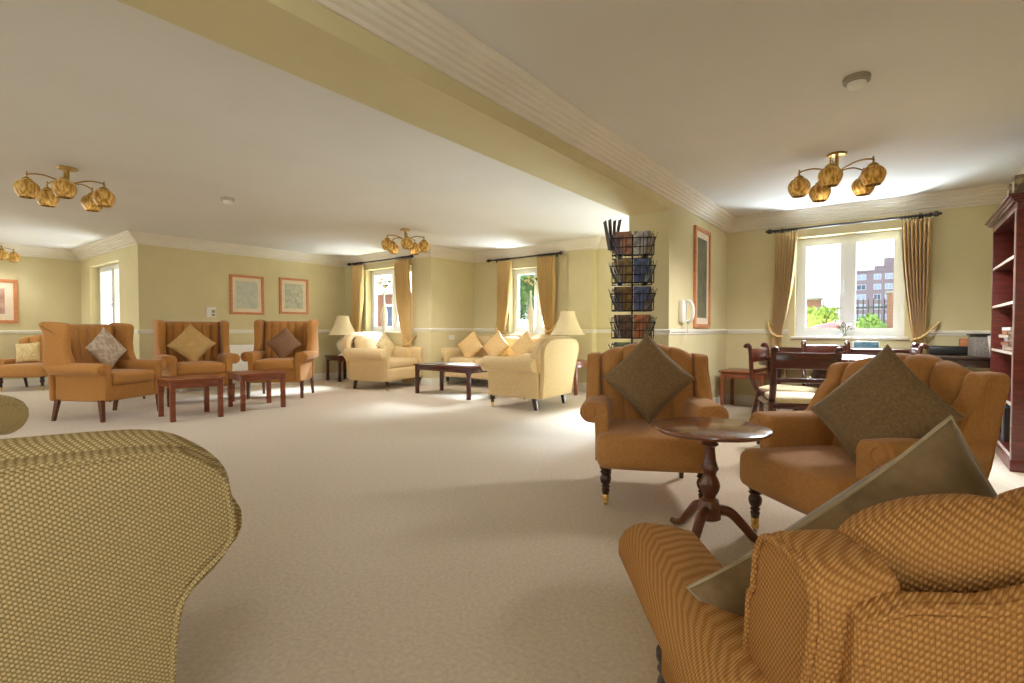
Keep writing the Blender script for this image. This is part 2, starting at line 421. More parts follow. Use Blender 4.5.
sweep('trim_5', [(-5.85, 7.48), (-6.66, 7.48), (-6.66, 6.33), (-7.1, 6.33)], dz(.04), m_white)
sweep('trim_6', [(-8.6, 6.33), (-9.25, 6.33), (-9.25, 2.7), (-10.08, 2.7)], dz(.01), m_white)
sweep('trim_7', [(-11.87, 2.7), (-12.4, 2.7), (-12.4, -4)], dp, m_white)
bp_ = [(0, 0), (.018, 0), (.018, .09), (.012, .105), (.012, .118), (.004, .13), (0, .13)]
sweep('baseboard_right', [(1.03, -4), (1.03, 7.28), (-1.88, 7.28), (-1.88, 5.1), (-2.32, 5.1), (-2.32, 7.48)], bp_, m_white)
sweep('baseboard_left', PL[1:], bp_, m_white)

# ------------------------------------------------------------------ windows
def window(idx, ax0, ax1, y, z0, z1, mull, inner, depth=.12):
    """upvc casement window; y = plane of frame; sill projects to y=inner"""
    root = bpy.data.objects.new('window_%d' % idx, None); C.objects.link(root); root.location = ((ax0+ax1)/2, y, z0); struct(root)
    hw = (ax1-ax0)/2; h = z1-z0; f = .055
    bm = bmesh.new()
    for a, b, c, d in ((-hw, -hw+f, 0, h), (hw-f, hw, 0, h), (-hw+f, hw-f, h-f, h), (-hw+f, hw-f, 0, f)): b2(bm, a, b, -.035, .035, c, d)
    b2(bm, mull-.035, mull+.035, -.035, .035, f, h-f)
    finish(bm, 'window_frame', m_upvc, root)
    for a, b in ((-hw+f, mull-.03), (mull+.03, hw-f)):
        bm = bmesh.new(); g = .05
        for p, q, c, d in ((a, a+g, f, h-f), (b-g, b, f, h-f), (a+g, b-g, h-f-g, h-f), (a+g, b-g, f, f+g)): b2(bm, p, q, -.05, .02, c, d)
        s = finish(bm, 'sash', m_upvc, root)
        bm = bmesh.new(); b2(bm, a+g-.005, b-g+.005, -.012, -.006, f+g-.005, h-f-g+.005); finish(bm, 'glass_pane', m_glass, s)
    bm = bmesh.new(); b2(bm, mull-.045, mull-.025, -.075, -.05, h*.42, h*.42+.05, .004); b2(bm, mull-.043, mull-.027, -.09, -.075, h*.42+.02, h*.42+.16, .005)
    finish(bm, 'handle', m_upvc, root)
    bm = bmesh.new(); b2(bm, -hw+.005, hw-.005, inner-y-.002, -.03, -.03, .002); b2(bm, -hw-.04, hw+.04, inner-y-.05, inner-y-.002, -.03, .002, .008)
    finish(bm, 'window_sill', m_white, root)
    return root
window(1, W_R[0], W_R[1], 7.45, W_R[2], W_R[3], 0, 7.28)
window(2, W_2[0], W_2[1], 7.66, W_2[2], W_2[3], .12, 7.48)
window(3, W_1[0], W_1[1], 6.51, W_1[2], W_1[3], .05, 6.33)
window(5, -3.35, -2.42, 7.66, .02, 2.15, 0, 7.48)
window(4, W_L[0], W_L[1], 2.88, W_L[2], W_L[3], 0, 2.7)

# ------------------------------------------------------------------ curtains & rods
def rod(x0, x1, y, z, label, ringsL, ringsR):
    t = thing('curtain_rod', label, 'curtain rod', ((x0+x1)/2, y, z)); hw = (x1-x0)/2
    bm = bmesh.new(); tube(bm, [(-hw+.06, 0, 0), (hw-.06, 0, 0)], .014, 12); finish(bm, 'pole', m_rod, t)
    for s in (-1, 1):
        bm = bmesh.new(); pr = [(.016, 0), (.026, .008), (.016, .02), (.02, .03), (.032, .05), (.03, .068), (.014, .082), (.018, .092), (.003, .105)]
        lathe(bm, pr, 14, T(s*(hw-.085), 0, 0) @ RY(s*PI/2)); finish(bm, 'finial', m_rod, t)
        bm = bmesh.new(); b2(bm, s*(hw-.16)-.01, s*(hw-.16)+.01, 0, .1, -.012, .012, .003); b2(bm, s*(hw-.16)-.02, s*(hw-.16)+.02, .088, .1, -.04, .04, .003)
        finish(bm, 'bracket', m_rod, t)
    for a, b, n in (ringsL, ringsR):
        for k in range(n):
            x = a+(b-a)*k/(n-1)-(x0+x1)/2
            bm = bmesh.new(); tube(bm, [(x, .024*math.cos(q*PI/8), .024*math.sin(q*PI/8)-.006) for q in range(16)], .0045, 6, closed=True); finish(bm, 'curtain_ring', m_rod, t)
    return t
def curtain(label, xa, xb, y, ztop, outer, tie_z, tx0, tx1, bx0, bx1, zbot=.03, group=None):
    """pleated curtain. xa..xb extents at the top, gathered to tx0..tx1 at tie_z"""
    bm = bmesh.new(); nu = 90; nv = 46; pl = 7; cx = (xa+xb)/2
    V = []
    for j in range(nv+1):
        v = j/nv; z = ztop+(zbot-ztop)*v
        if z > tie_z:
            s = (ztop-z)/(ztop-tie_z); k = s**1.9
            a = xa+(tx0-xa)*k; b = xb+(tx1-xb)*(k if True else s)
        else:
            s = min(1, (tie_z-z)/.5); k = s*s*(3-2*s); a = tx0+(bx0-tx0)*k; b = tx1+(bx1-tx1)*k
        row = []
        hd = max(0, 1-(ztop-z)/.11)
        for i in range(nu+1):
            u = i/nu; ph = u*pl*2*PI
            amp = .046*(1-.55*hd)*(1-.5*math.exp(-((z-tie_z)/.09)**2))
            pinch = math.exp(-((ztop-.115-z)/.025)**2)
            dy = amp*math.sin(ph+.5*math.sin(3*z+u*3))+pinch*.012*math.cos(ph)+.008*math.sin(ph*2+z*5)
            dx = (b-a)/pl*.16*math.cos(ph)*(.5+.5*v)
            row.append(bm.verts.new((a+(b-a)*u+dx-cx, dy, z)))
        V.append(row)
    for j in range(nv):
        for i in range(nu): bm.faces.new((V[j][i], V[j][i+1], V[j+1][i+1], V[j+1][i]))
    root = thing('curtain', label, 'curtain', (cx, y, 0), 0, group)
    o = finish(bm, 'drape', m_curtain, root, ang=80)
    sm = o.modifiers.new('thickness', 'SOLIDIFY'); sm.thickness = .004
    # tie band: from wall hook down round the gathered cloth
    w0, w1 = min(tx0, tx1)-cx, max(tx0, tx1)-cx
    hk = outer-cx; inner = (w0 if outer > cx+0 and hk > w1 else w1)
    near = w1 if hk > w1 else w0
    pts = curve_pts([(hk, .05, tie_z+.16), ((hk+near)/2, -.02, tie_z+.09), (near, -.045, tie_z+.02), ((w0+w1)/2, -.058, tie_z-.02), (inner, -.04, tie_z-.03), (inner, .03, tie_z-.02), ((w0+w1)/2, .06, tie_z+.02), (hk, .058, tie_z+.15)])
    bm = bmesh.new(); tube(bm, pts, .014, 8, flat=.45); finish(bm, 'tieback', m_curtain, root)
    return root
rod(-1.37, .33, 7.19, 2.26, 'dark wooden curtain rod over the window behind the dining table', (-1.27, -1.04, 9), (-.0, .24, 9))
g = 'pinch pleated gold curtains'
curtain('gold pleated curtain left of the window behind the dining table', -1.27, -1.03, 7.19, 2.225, -1.36, .95, -1.3, -1.19, -1.33, -1.14)
curtain('gold pleated curtain right of the window behind the dining table', -.0, .25, 7.19, 2.225, .34, .93, .11, .22, .06, .26)
rod(-6.24, -4.58, 7.39, 2.31, 'dark curtain rod over the bright window behind the sofa', (-6.0, -5.72, 7), (-5.08, -4.75, 8))
curtain('left gold curtain beside bright window behind the sofa', -6.0, -5.66, 7.39, 2.275, -6.04, .98, -5.99, -5.82, -5.97, -5.76)
curtain('right gold curtain of the window behind sofa and cream table lamp', -5.1, -4.72, 7.39, 2.275, -4.66, 1.0, -4.92, -4.74, -4.95, -4.7)
rod(-9.0, -7.04, 6.24, 2.34, 'dark curtain rod over window left of the white corner, above scroll arm armchair', (-8.84, -8.52, 8), (-7.5, -7.16, 9))
curtain('left gold curtain behind the pagoda table lamp near picture wall', -8.86, -8.5, 6.24, 2.305, -8.95, .8, -8.86, -8.66, -8.86, -8.62)
curtain('right gold curtain of window behind the cream scroll arm armchair', -7.54, -7.14, 6.24, 2.305, -7.0, .75, -7.3, -7.08, -7.34, -7.06)

# ================================================================== furniture parts
TURN = [(.016, .0), (.018, .012), (.020, .03), (.024, .05), (.018, .06), (.026, .07), (.018, .08), (.03, .1), (.034, .125), (.03, .14), (.022, .15), (.034, .162), (.026, .175), (.036, .19), (.036, .21)]
def turned_leg(parent, x, y, h, m=m_dwood, castor=True):
    bm = bmesh.new(); c0 = .045 if castor else 0
    lathe(bm, [(r, c0+z/.21*(h-c0)) for r, z in TURN], 18, T(x, y, 0)); l = finish(bm, 'leg', m, parent)
    if castor:
        bm = bmesh.new(); lathe(bm, [(.012, .03), (.02, .034), (.021, .062), (.018, .066)], 14, T(x, y, 0))
        lathe(bm, [(.008, -.011), (.018, -.009), (.019, 0), (.018, .009), (.008, .011)], 16, T(x, y+.0, .0195) @ RX(PI/2)); finish(bm, 'castor', m_brass, l)
    return l
def taper_leg(parent, x, y, h, dx=0, dy=0, s0=.042, s1=.03, m=m_walnut):
    bm = bmesh.new()
    vs = []
    for z, s, ox, oy in ((h, s0, 0, 0), (0, s1, dx, dy)):
        vs.append([bm.verts.new((x+ox+a*s/2, y+oy+b*s/2, z)) for a, b in ((-1, -1), (1, -1), (1, 1), (-1, 1))])
    for k in range(4): bm.faces.new((vs[0][k], vs[0][(k+1) % 4], vs[1][(k+1) % 4], vs[1][k]))
    bm.faces.new(vs[0]); bm.faces.new(vs[1])
    bmesh.ops.bevel(bm, geom=bm.edges[:], offset=.003, segments=1, affect='EDGES')
    return finish(bm, 'leg', m, parent)
def scroll_arm(parent, side, x0, x1, yin, yout, ztop, zbot, rr, mat, mpipe=None, flare=.0, pipe=True, splay=0):
    """rolled arm: cross-section in YZ extruded along x (x0 back .. x1 front). yin/yout measured from centre."""
    s = side; cy = yout-rr*.1; cz = ztop-rr
    o = [(yin, zbot), (yin, ztop-rr*1.25), (yin+.004, ztop-rr*.6), (yin+.02, ztop-rr*.22), ((yin+cy)/2+.005, ztop-.005), (cy, ztop)]
    for k in range(1, 9):
        a = PI/2-k*PI*1.12/8; o.append((cy+rr*math.cos(a), cz+rr*math.sin(a)))
    o += [(yout-rr*.62-flare*.3, cz-rr*1.15), (yout-rr*.7-flare*.6, (cz+zbot)/2), (yout-rr*.7-flare, zbot)]
    o = [(s*a, b) for a, b in o]
    bm = bmesh.new()
    mx = Matrix(((0, 0, 1, x0), (1, 0, 0, 0), (0, 1, 0, 0), (0, 0, 0, 1)))
    slab(bm, o, x1-x0, .018, mx)
    def shear(b):
        if splay:
            for v in b.verts: v.co.y += s*splay*(v.co.x-x0)/(x1-x0)
    shear(bm); a = finish(bm, 'arm', mat, parent, ang=60)
    if pipe:
        bm = bmesh.new(); pts = [(x1+.0, p[0]*(1 if True else 1), p[1]) for p in o[1:-1]]
        c = Vector((0, s*(yin+yout)/2, (ztop+zbot)/2))
        pts = [(x1-.004, y-(.010*(1 if y > c.y else -1)), z-(.010 if z > cz else 0)) for _, y, z in pts]
        tube(bm, curve_pts(pts, 2), .0055, 6); shear(bm); finish(bm, 'piping', mpipe or mat, a)
        bm = bmesh.new(); lathe(bm, [(rr*.72, 0), (rr*.7, .008), (rr*.62, .012), (rr*.56, .006), (rr*.3, .01), (.001, .012)], 20, T(x1-.004, s*cy, cz) @ RY(PI/2)); shear(bm); finish(bm, 'scroll_face', mat, a)
    return a

# ---------------------------------------------------------------- high wing-back chair (W)
def wing_chair(label, loc, rz, group='high backed wing chairs', zs=1):
    t = thing('wing_chair', label, 'chair', loc, rz, group); t.scale = (1, 1, zs)
    m = m_ochre; hw = .42
    bm = bmesh.new(); rbox(bm, (0, 0, .31), (.62, hw*2-.112, .19), .03, 8); finish(bm, 'seat_frame', m, t)
    bm = bmesh.new(); rbox(bm, (.045, 0, .455), (.6, .565, .14), .045, 14, (.01, 0, .018)); finish(bm, 'seat_cushion', m, t)
    for s in (-1, 1): scroll_arm(t, s, -.3, .33, .285, .41, .64, .23, .065, m)
    # channelled back
    bm = bmesh.new(); nch = 6
    def mid(u, v):
        z = .36+.71*v; y = (u-.5)*2*.34*(1+.06*v)
        return Vector((-.24-.1*v, y, z))
    def th(u, v):
        e = (1-abs(2*v-1)**10)**.5*(1-abs(2*u-1)**14)**.5
        ch = abs(math.sin(u*nch*PI))**.5
        return (.05+.028*ch)*e, .05*e
    shell(bm, mid, th, 72, 24, Vector((1, 0, .12)).normalized()); finish(bm, 'backrest', m, t, ang=70)
    # wings: side profile slab
    for s in (-1, 1):
        o = [(-.36, .58), (-.345, .9), (-.40, 1.04), (-.392, 1.075), (-.34, 1.09), (-.2, 1.083), (-.115, 1.07), (-.085, 1.035), (-.09, .95), (-.10, .85), (-.095, .75), (-.06, .66), (-.05, .6), (-.12, .56)]
        o = smooth_outline(o, 4); bm = bmesh.new()
        mx = T(0, s*.33, 0) @ RX(0) @ Matrix(((1, 0, 0, 0), (0, 0, s, 0), (0, 1, 0, 0), (0, 0, 0, 1)))
        slab(bm, o, .095, .028, T(0, s*.33, 0) @ Matrix.Identity(4) @ RZ(s*R(-5)) @ T(0, -s*.33, 0) @ mx); finish(bm, 'wing', m, t, ang=60)
        # outside back/side panel below the wing
    bm = bmesh.new(); rbox(bm, (-.325, 0, .58), (.07, .76, .7), .03, 8, (0, 0, 0), RY(R(-3))); finish(bm, 'back_panel', m, t)
    for s in (-1, 1):
        taper_leg(t, .28, s*.375, .24, .015, s*.0, .05, .036); taper_leg(t, -.27, s*.36, .24, -.05, s*.01, .045, .034)
    return t
# ---------------------------------------------------------------- buttoned armchair (R)
def button_chair(label, loc, rz, mat, wing_h=.88, crest=.95, arm_h=.6, group=None, wingless=False, arm_out=.352, wf=0, flute=.02, splay=.03, seatw=.655, legy=.275, ws=0):
    t = thing('armchair', label, 'armchair', loc, rz, group)
    k = crest
    # seat block: rounded front, slightly crowned
    bm = bmesh.new()
    rbox(bm, (.06, 0, .325), (.70, seatw, .2), .055, 14, (.012, .006, .02))
    seat = finish(bm, 'seat', mat, t)
    for s in (-1, 1):
        scroll_arm(t, s, -.26, .26, arm_out-.125, arm_out, arm_h, .24, .06, mat, None, .0, True, splay)
    # back: arched crest with rounded flutes & buttons
    bm = bmesh.new(); nf = 4
    def mid(u, v):
        y = (u-.5)*2*.31*(1+.02*v)
        arch = k-.075*abs(2*u-1)**2.2+.012*(abs(math.sin(u*nf*PI))**.6-1)
        z = .36+(arch-.36)*v
        x = -.17-.15*v**1.1+.05*abs(2*u-1)**2
        return Vector((x, y, z))
    def th(u, v):
        e = (1-abs(2*v-1)**9)**.5*(1-abs(2*u-1)**12)**.5
        ch = abs(math.sin(u*nf*PI))**.45
        btn = 0
        for bu in (.25, .5, .75):
            d = ((u-bu)*6)**2+((v-.72)*5)**2; btn += math.exp(-d*9)
        return (.05+flute*ch-.022*btn)*e, (.06+.012*ch*(v**6))*e
    shell(bm, mid, th, 64, 28, Vector((1, 0, .2)).normalized()); back = finish(bm, 'backrest', mat, t, ang=75)
    bm = bmesh.new()
    for bu in (.25, .5, .75):
        p = mid(bu, .72)+Vector((1, 0, .2)).normalized()*.012; lathe(bm, [(.012, 0), (.011, .005), (.002, .007)], 10, T(*p) @ RY(PI/2))
    finish(bm, 'button', mat, back)
    if not wingless:
        for s in (-1, 1):
            h = wing_h
            md = arm_h+(h-arm_h)*.45
            o = [(-.27, .42), (-.325, md-.06), (-.352, h-.09), (-.366, h-.03), (-.345, h), (-.29, h+.002), (-.235-wf, h-.002), (-.205-wf, h-.03), (-.185-wf, h-.09), (-.135-wf*.5-ws*.35, md), (-.07-ws*.8, arm_h+.02), (-.02-ws, arm_h-.05), (-.06-ws*.7, .47), (-.17-ws*.2, .40)]
            o = smooth_outline(o, 4); bm = bmesh.new()
            mx = Matrix(((1, 0, 0, 0), (0, 0, s, 0), (0, 1, 0, 0), (0, 0, 0, 1)))
            slab(bm, o, .085, .016, T(-.3, s*.262, 0) @ RX(s*R(-3)) @ RZ(s*R(6)) @ T(.3, 0, 0) @ mx); wg = finish(bm, 'wing', mat, t, ang=60)
            mm = T(-.3, s*.262, 0) @ RX(s*R(-3)) @ RZ(s*R(6)) @ T(.3, 0, 0) @ mx; cx_ = sum(a for a, b in o)/len(o); cz_ = sum(b for a, b in o)/len(o)
            bm = bmesh.new(); tube(bm, [mm @ Vector((a+(cx_-a)*.10, b+(cz_-b)*.05, .085)) for a, b in o], .0045, 6, closed=True); finish(bm, 'piping', mat, wg)
    # outside back panel with piping, follows crest
    bm = bmesh.new(); hw = .34; zz = wing_h-.005 if not wingless else k-.1
    o = [(-.30, .225), (-hw, .5), (-hw-.012, zz-.02), (-hw+.03, zz-.004), (-.24, zz+.0), (-.12, (zz+k)/2+.0), (0, k-.03), (.12, (zz+k)/2), (.24, zz), (hw-.03, zz-.004), (hw+.012, zz-.02), (hw, .5), (.30, .225)]
    mxb = T(-.262, 0, .22) @ RY(R(-10.5)) @ T(0, 0, -.22) @ Matrix(((0, 0, -1, 0), (1, 0, 0, 0), (0, 1, 0, 0), (0, 0, 0, 1)))
    slab(bm, o, .03, .012, mxb); pn = finish(bm, 'back_panel', mat, t, ang=60)
    bm = bmesh.new(); tube(bm, [mxb @ Vector((a*.985, b-.004 if b > .3 else b, .026)) for a, b in o], .006, 8); finish(bm, 'piping', mat, pn)
    for s in (-1, 1):
        turned_leg(t, .33, s*legy, .24); taper_leg(t, -.23, s*.24, .24, -.09, s*.01, .04, .028, m_dwood)
    return t
# ---------------------------------------------------------------- scroll-arm club chair / sofa
def club_chair(label, loc, rz, mat, top=.92, W=.95, D=.82, arm_z=.70, cushions=1, name='armchair', cat='armchair', bulge=0.0, mp=None, shoulder=None, group=None, zb=.15):
    t = thing(name, label, cat, loc, rz, group); hw = W/2; mp = mp or mat
    ain = hw-.10; bx = -D/2
    bm = bmesh.new(); rbox(bm, (.02, 0, (zb+.36)/2), (D-.08, W-.08, .36-zb), .035, 10, (.008, 0, 0)); fr = finish(bm, 'seat_frame', mat, t)
    cw = (ain*2)/cushions
    for i in range(cushions):
        y = -ain+cw*(i+.5)
        bm = bmesh.new(); rbox(bm, (.06, y, .42), (D-.22, cw-.012, .15), .05, 12, (.012, 0, .02)); finish(bm, 'seat_cushion', mat, t)
        # inner back cushion / hump
        bm = bmesh.new()
        def mid(u, v, y=y, cw=cw):
            yy = y+(u-.5)*(cw-.01); z = .42+(top-.02-.42-.10*abs(2*u-1)**4)*v
            return Vector((bx+.2-.13*v, yy, z))
        def th(u, v):
            e = (1-abs(2*v-1)**6)**.5*(1-abs(2*u-1)**8)**.5
            return .10*e*(1+.15*math.sin(PI*v)), .08*e
        shell(bm, mid, th, 24, 18, Vector((1, 0, .15)).normalized()); finish(bm, 'backrest', mat, t, ang=75)
    rr = .095 if top > .85 else .085
    for s in (-1, 1):
        scroll_arm(t, s, bx+.03, D/2-.03, ain, hw+(.05 if top > .85 else .03), arm_z, zb, rr, mat, mp, .02)
    # outside back: outline in YZ incl. scroll bulges, leaning back
    sh = shoulder if shoulder else top-.12
    half = [(hw-.05, zb), (hw-.045, arm_z-.26), (hw-.02, arm_z-.17), (hw+.03+bulge, arm_z-.10), (hw+.045+bulge, arm_z-.05), (hw+.035+bulge, arm_z+.02), (hw+.02+bulge, sh), (hw-.02, top-.03), (hw-.09, top-.008), (hw*.4, top)]
    if top > .85: half = [(hw-.07, zb), (hw-.05, .4), (hw-.015, .6), (hw+.01, .7), (hw+.005, sh), (hw-.035, top-.065), (hw-.12, top-.02), (hw*.4, top-.004)]
    o = half+[(-a, b) for a, b in reversed(half)]
    dense = []
    for i in range(len(half)-1):
        dense.append(half[i])
    hp = [tuple(p)[:2] for p in curve_pts([(a, b, 0) for a, b in half], 4)]
    o = hp+[(-a, b) for a, b in reversed(hp)]
    lean = R(-7)
    mx = T(bx+.05, 0, zb) @ RY(lean) @ T(0, 0, -zb) @ Matrix(((0, 0, -1, 0), (1, 0, 0, 0), (0, 1, 0, 0), (0, 0, 0, 1)))
    bm = bmesh.new(); slab(bm, o, .06, .02, mx); pn = finish(bm, 'back_panel', mat, t, ang=60)
    # puffed top roll along crest, in front of the panel
    bm = bmesh.new(); crest = [p for p in hp if p[1] > arm_z-.2]; crest = crest+[(-a, b) for a, b in reversed(crest)]
    pts = [mx @ Vector((a*(1-.035/max(abs(a), .2)) if abs(a) > .05 else a, b-.03, -.03)) for a, b in crest]
    tube(bm, pts, .055, 14); finish(bm, 'top_roll', mat, t, ang=75)
    bm = bmesh.new(); tube(bm, [mx @ Vector((a*.985, b-.006 if b > .3 else b, .058)) for a, b in o], .0065, 8); finish(bm, 'piping', mp, pn)
    for s in (-1, 1):
        turned_leg(t, D/2-.08, s*(hw-.07), zb+.01); taper_leg(t, bx+.12, s*(hw-.09), zb+.01, -.03, 0, .05, .04, m_dwood)
    return t
# ---------------------------------------------------------------- pillow
def pillow_mesh(size, th, mat, piping=None, folded=None):
    bm = bmesh.new(); h = size/2
    def mid(u, v):
        a = 2*u-1; b = 2*v-1
        pin = 1-.07*(1-b*b)*abs(a)**3; pin2 = 1-.07*(1-a*a)*abs(b)**3
        return Vector((0, a*h*pin, b*h*pin2))
    def tk(u, v):
        a = abs(2*u-1); b = abs(2*v-1)
        e = ((1-a**2.2)*(1-b**2.2))**.55*th/2
        wr = 1+.04*math.sin(7*u+5*v)*math.sin(9*v-3*u)
        return e*wr+.002, e+.002
    shell(bm, mid, tk, 26, 26, Vector((1, 0, 0)))
    o = finish(bm, 'cushion', mat, ang=80)
    if piping:
        bm = bmesh.new(); pts = []
        for k in range(20): pts.append(mid(k/20, 0))
        for k in range(20): pts.append(mid(1, k/20))
        for k in range(20): pts.append(mid(1-k/20, 1))
        for k in range(20): pts.append(mid(0, 1-k/20))
        tube(bm, pts, .0032, 6, closed=True); finish(bm, 'piping', piping, o)
    return o
def pillow(label, base, bz, local, lean, size, th, mat, roll=45, piping=None, yaw=0, group=None):
    """base/bz: chair location & facing; local: position in the chair's frame"""
    o = pillow_mesh(size, th, mat, piping)
    p = Matrix.Translation(base) @ RZ(bz) @ Vector(local)
    o.matrix_world = Matrix.Translation(p) @ RZ(bz+R(yaw)) @ RY(R(-lean)) @ RX(R(roll))
    tag(o, label, 'cushion', group)
    return o
# ---------------------------------------------------------------- placing the seating
def V3(x, y): return Vector((x, y, 0))
# right hand group
p = V3(-1.235, 3.02); a = R(-63)
button_chair('tan fluted armchair with brown cushion in front of magazine rack', p, a, m_orange)
sc_r = bpy.data.objects['armchair']; sc_r.scale = (.96,)*3
pillow('brown linen cushion on the armchair in front of magazine rack', p, a, (.0, -.005, .70), 14, .40, .15, m_pilB, 45, m_pilB)
p = V3(-.155, 2.80); a = R(228)
button_chair('tan fluted armchair in front of the dining table, cushion on its seat', p, a, m_orange, wing_h=.865, crest=.93)
bpy.data.objects['armchair.001'].scale = (.96,)*3
pillow('large brown linen cushion on the armchair nearest the dining table', p, a, (.04, .15, .65), 20, .43, .15, m_pilB, 50, m_pilB, 12)
p = V3(.092, 1.075); a = R(119)
button_chair('amber chenille armchair seen from behind at the lower right', p, a, m_knit_o, wing_h=.77, crest=.85, arm_h=.575, arm_out=.41, wf=.02, flute=.012, splay=.07, seatw=.80, legy=.40, ws=.13)
# cushion lying across the near chair
o = pillow_mesh(.46, .17, m_pilD, m_pipe)
cr, cd = R(37.4), 0
def cw(r, d, z): return Vector((-math.sin(R(37.4))*d+math.cos(R(37.4))*r, math.cos(R(37.4))*d+math.sin(R(37.4))*r, z))
A = cw(.272, .79, .585); B = cw(.65, .735, .875); D_ = B+(cw(.26, .02, 0)-cw(0, 0, 0))*1.0+Vector((0, 0, -.35))
ay = (B-A).normalized(); az = (D_-B); az = (az-ay*az.dot(ay)).normalized(); ax = ay.cross(az).normalized()
ctr = (A+B)/2+az*.225
mx = Matrix((( ax.x, ay.x, az.x, ctr.x), (ax.y, ay.y, az.y, ctr.y), (ax.z, ay.z, az.z, ctr.z), (0, 0, 0, 1)))
o.matrix_world = mx; tag(o, 'brown chenille cushion with pale piping propped in nearest armchair', 'cushion')
# near left chairs
club_chair('cream woven scroll arm armchair seen from behind at lower left', V3(-1.75, .07), R(171), m_knit_g, top=.775, W=.95, D=.84, arm_z=.62, bulge=.02, shoulder=.69, zb=.15)
club_chair('cream woven armchair at left edge, only one arm scroll showing', V3(-3.96, -.07), R(5), m_knit_g, top=.86, W=.95, D=.84, arm_z=.66)
# far centre group
p = V3(-7.15, 5.74); a = R(14)
club_chair('gold cream scroll arm armchair under left curtained window', p, a, m_cream, top=.95, W=1.08, D=.86, arm_z=.70)
pillow('cream brocade cushion on the armchair under left curtained window', p, a, (.02, -.06, .72), 15, .38, .13, m_pilC, 40)
p = V3(-3.92, 5.52); a = R(184)
club_chair('pale gold scroll arm armchair with its back to the magazine rack', p, a, m_cream, top=.905, W=.93, D=.82, arm_z=.665)
p = V3(-5.56, 6.93); a = R(-90)
club_chair('long gold sofa under bright window with three cushions', p, a, m_cream, top=.90, W=2.1, D=.78, arm_z=.67, cushions=3, name='sofa', cat='sofa')
for y, lb, yw, rl in ((-.62, 'leftmost of three gold cushions on the sofa', 5, 42), (-.02, 'middle of three gold cushions on the sofa', 0, 48), (.58, 'rightmost gold cushion on the sofa, beside the near armchair', -4, 45)):
    pillow(lb, p, a, (.09, y, .71), 18, .43, .14, m_pilO, rl, None, yw, 'gold cushions on the sofa')
# wing chairs
p = V3(-7.28, 1.83); a = R(30)
wing_chair('leftmost ochre wing chair with stone coloured cushion', p, a)
pillow('stone damask cushion on the leftmost wing chair', p, a, (-.03, 0, .78), 14, .37, .13, m_pilG, 40)
p = V3(-7.75, 2.93); a = R(-10)
wing_chair('middle ochre wing chair against picture wall with gold cushion', p, a, zs=1.05)
pillow('gold satin cushion on the middle wing chair', p, a, (-.02, -.05, .80), 14, .42, .14, m_pilY, 47)
p = V3(-7.44, 3.98); a = R(-46)
wing_chair('right ochre wing chair below the two pictures, mauve brown cushion', p, a, zs=1.07)
pillow('mauve brown cushion on the wing chair below the pictures', p, a, (-.02, .03, .79), 14, .38, .12, m_pilM, 42)
# far-left chair
p = V3(-11.72, 1.9); a = R(-35)
button_chair('low tan armchair at far left behind the leftmost wing chair', p, a, m_orange, crest=.92, arm_h=.52, wingless=True)
pillow('cream cushion on the low armchair at the far left', p, a, (.06, -.04, .62), 14, .34, .12, m_pilC, 6)

# ================================================================== tables
def square_table(label, cx, cy, rz, L, Wd, h, leg=.045, m=m_maho_l, cat='table', name='side_table', over=.02, bracket=False, group=None):
    t = thing(name, label, cat, (cx, cy, 0), rz, group)
    bm = bmesh.new(); b2(bm, -L/2-over, L/2+over, -Wd/2-over, Wd/2+over, h-.022, h, .006); finish(bm, 'tabletop', m, t)
    bm = bmesh.new(); ap = .07 if h < .52 else .08
    for s in (-1, 1):
        b2(bm, -L/2+leg, L/2-leg, s*(Wd/2-.012)-.01, s*(Wd/2-.012)+.01, h-.022-ap, h-.022, .002)
        b2(bm, s*(L/2-.012)-.01, s*(L/2-.012)+.01, -Wd/2+leg, Wd/2-leg, h-.022-ap, h-.022, .002)
    finish(bm, 'apron', m, t)
    for sx in (-1, 1):
        for sy in (-1, 1):
            bm = bmesh.new(); x = sx*(L/2-leg/2); y = sy*(Wd/2-leg/2)
            b2(bm, x-leg/2, x+leg/2, y-leg/2, y+leg/2, 0, h-.022, .004)
            if bracket:
                for dx, dy in ((-sx, 0), (0, -sy)):
                    for k in range(3):
                        q = leg/2+.012*k+.006; zt = h-.022-ap; hh = .04-.013*k
                        box(bm, (x+dx*q, y+dy*q, zt-hh/2), (.012 if dx else .012, .012, hh), 0)
            finish(bm, 'leg', m, t)
    return t
square_table('small mahogany table at the left of the wing chair pair', -6.485, 2.38, R(-6), .56, .52, .46, .05)
square_table('small mahogany table below the wing chair under the pictures', -6.63, 3.205, R(-8), .56, .53, .46, .05)
square_table('long mahogany coffee table with magazines before the sofa', -5.45, 5.66, R(-3), 1.2, .56, .47, .05, m_maho, 'coffee table', 'coffee_table', .02, True)
square_table('dark side table under the pagoda lamp by picture wall', -8.77, 5.93, R(-4), .5, .42, .5, .045, m_maho, bracket=True)
square_table('side table under the cream table lamp beside the near sofa end', -4.15, 6.98, R(0), .48, .5, .52, .045, m_maho_l, bracket=True)
square_table('plain reddish wooden table in the corner by tall picture', -1.54, 6.93, R(0), .5, .52, .49, .04, m_maho_l)
square_table('long dark console table below the window behind dining chairs', -.55, 7.0, 0, 1.35, .32, .79, .04, m_maho, 'console table', 'console_table')
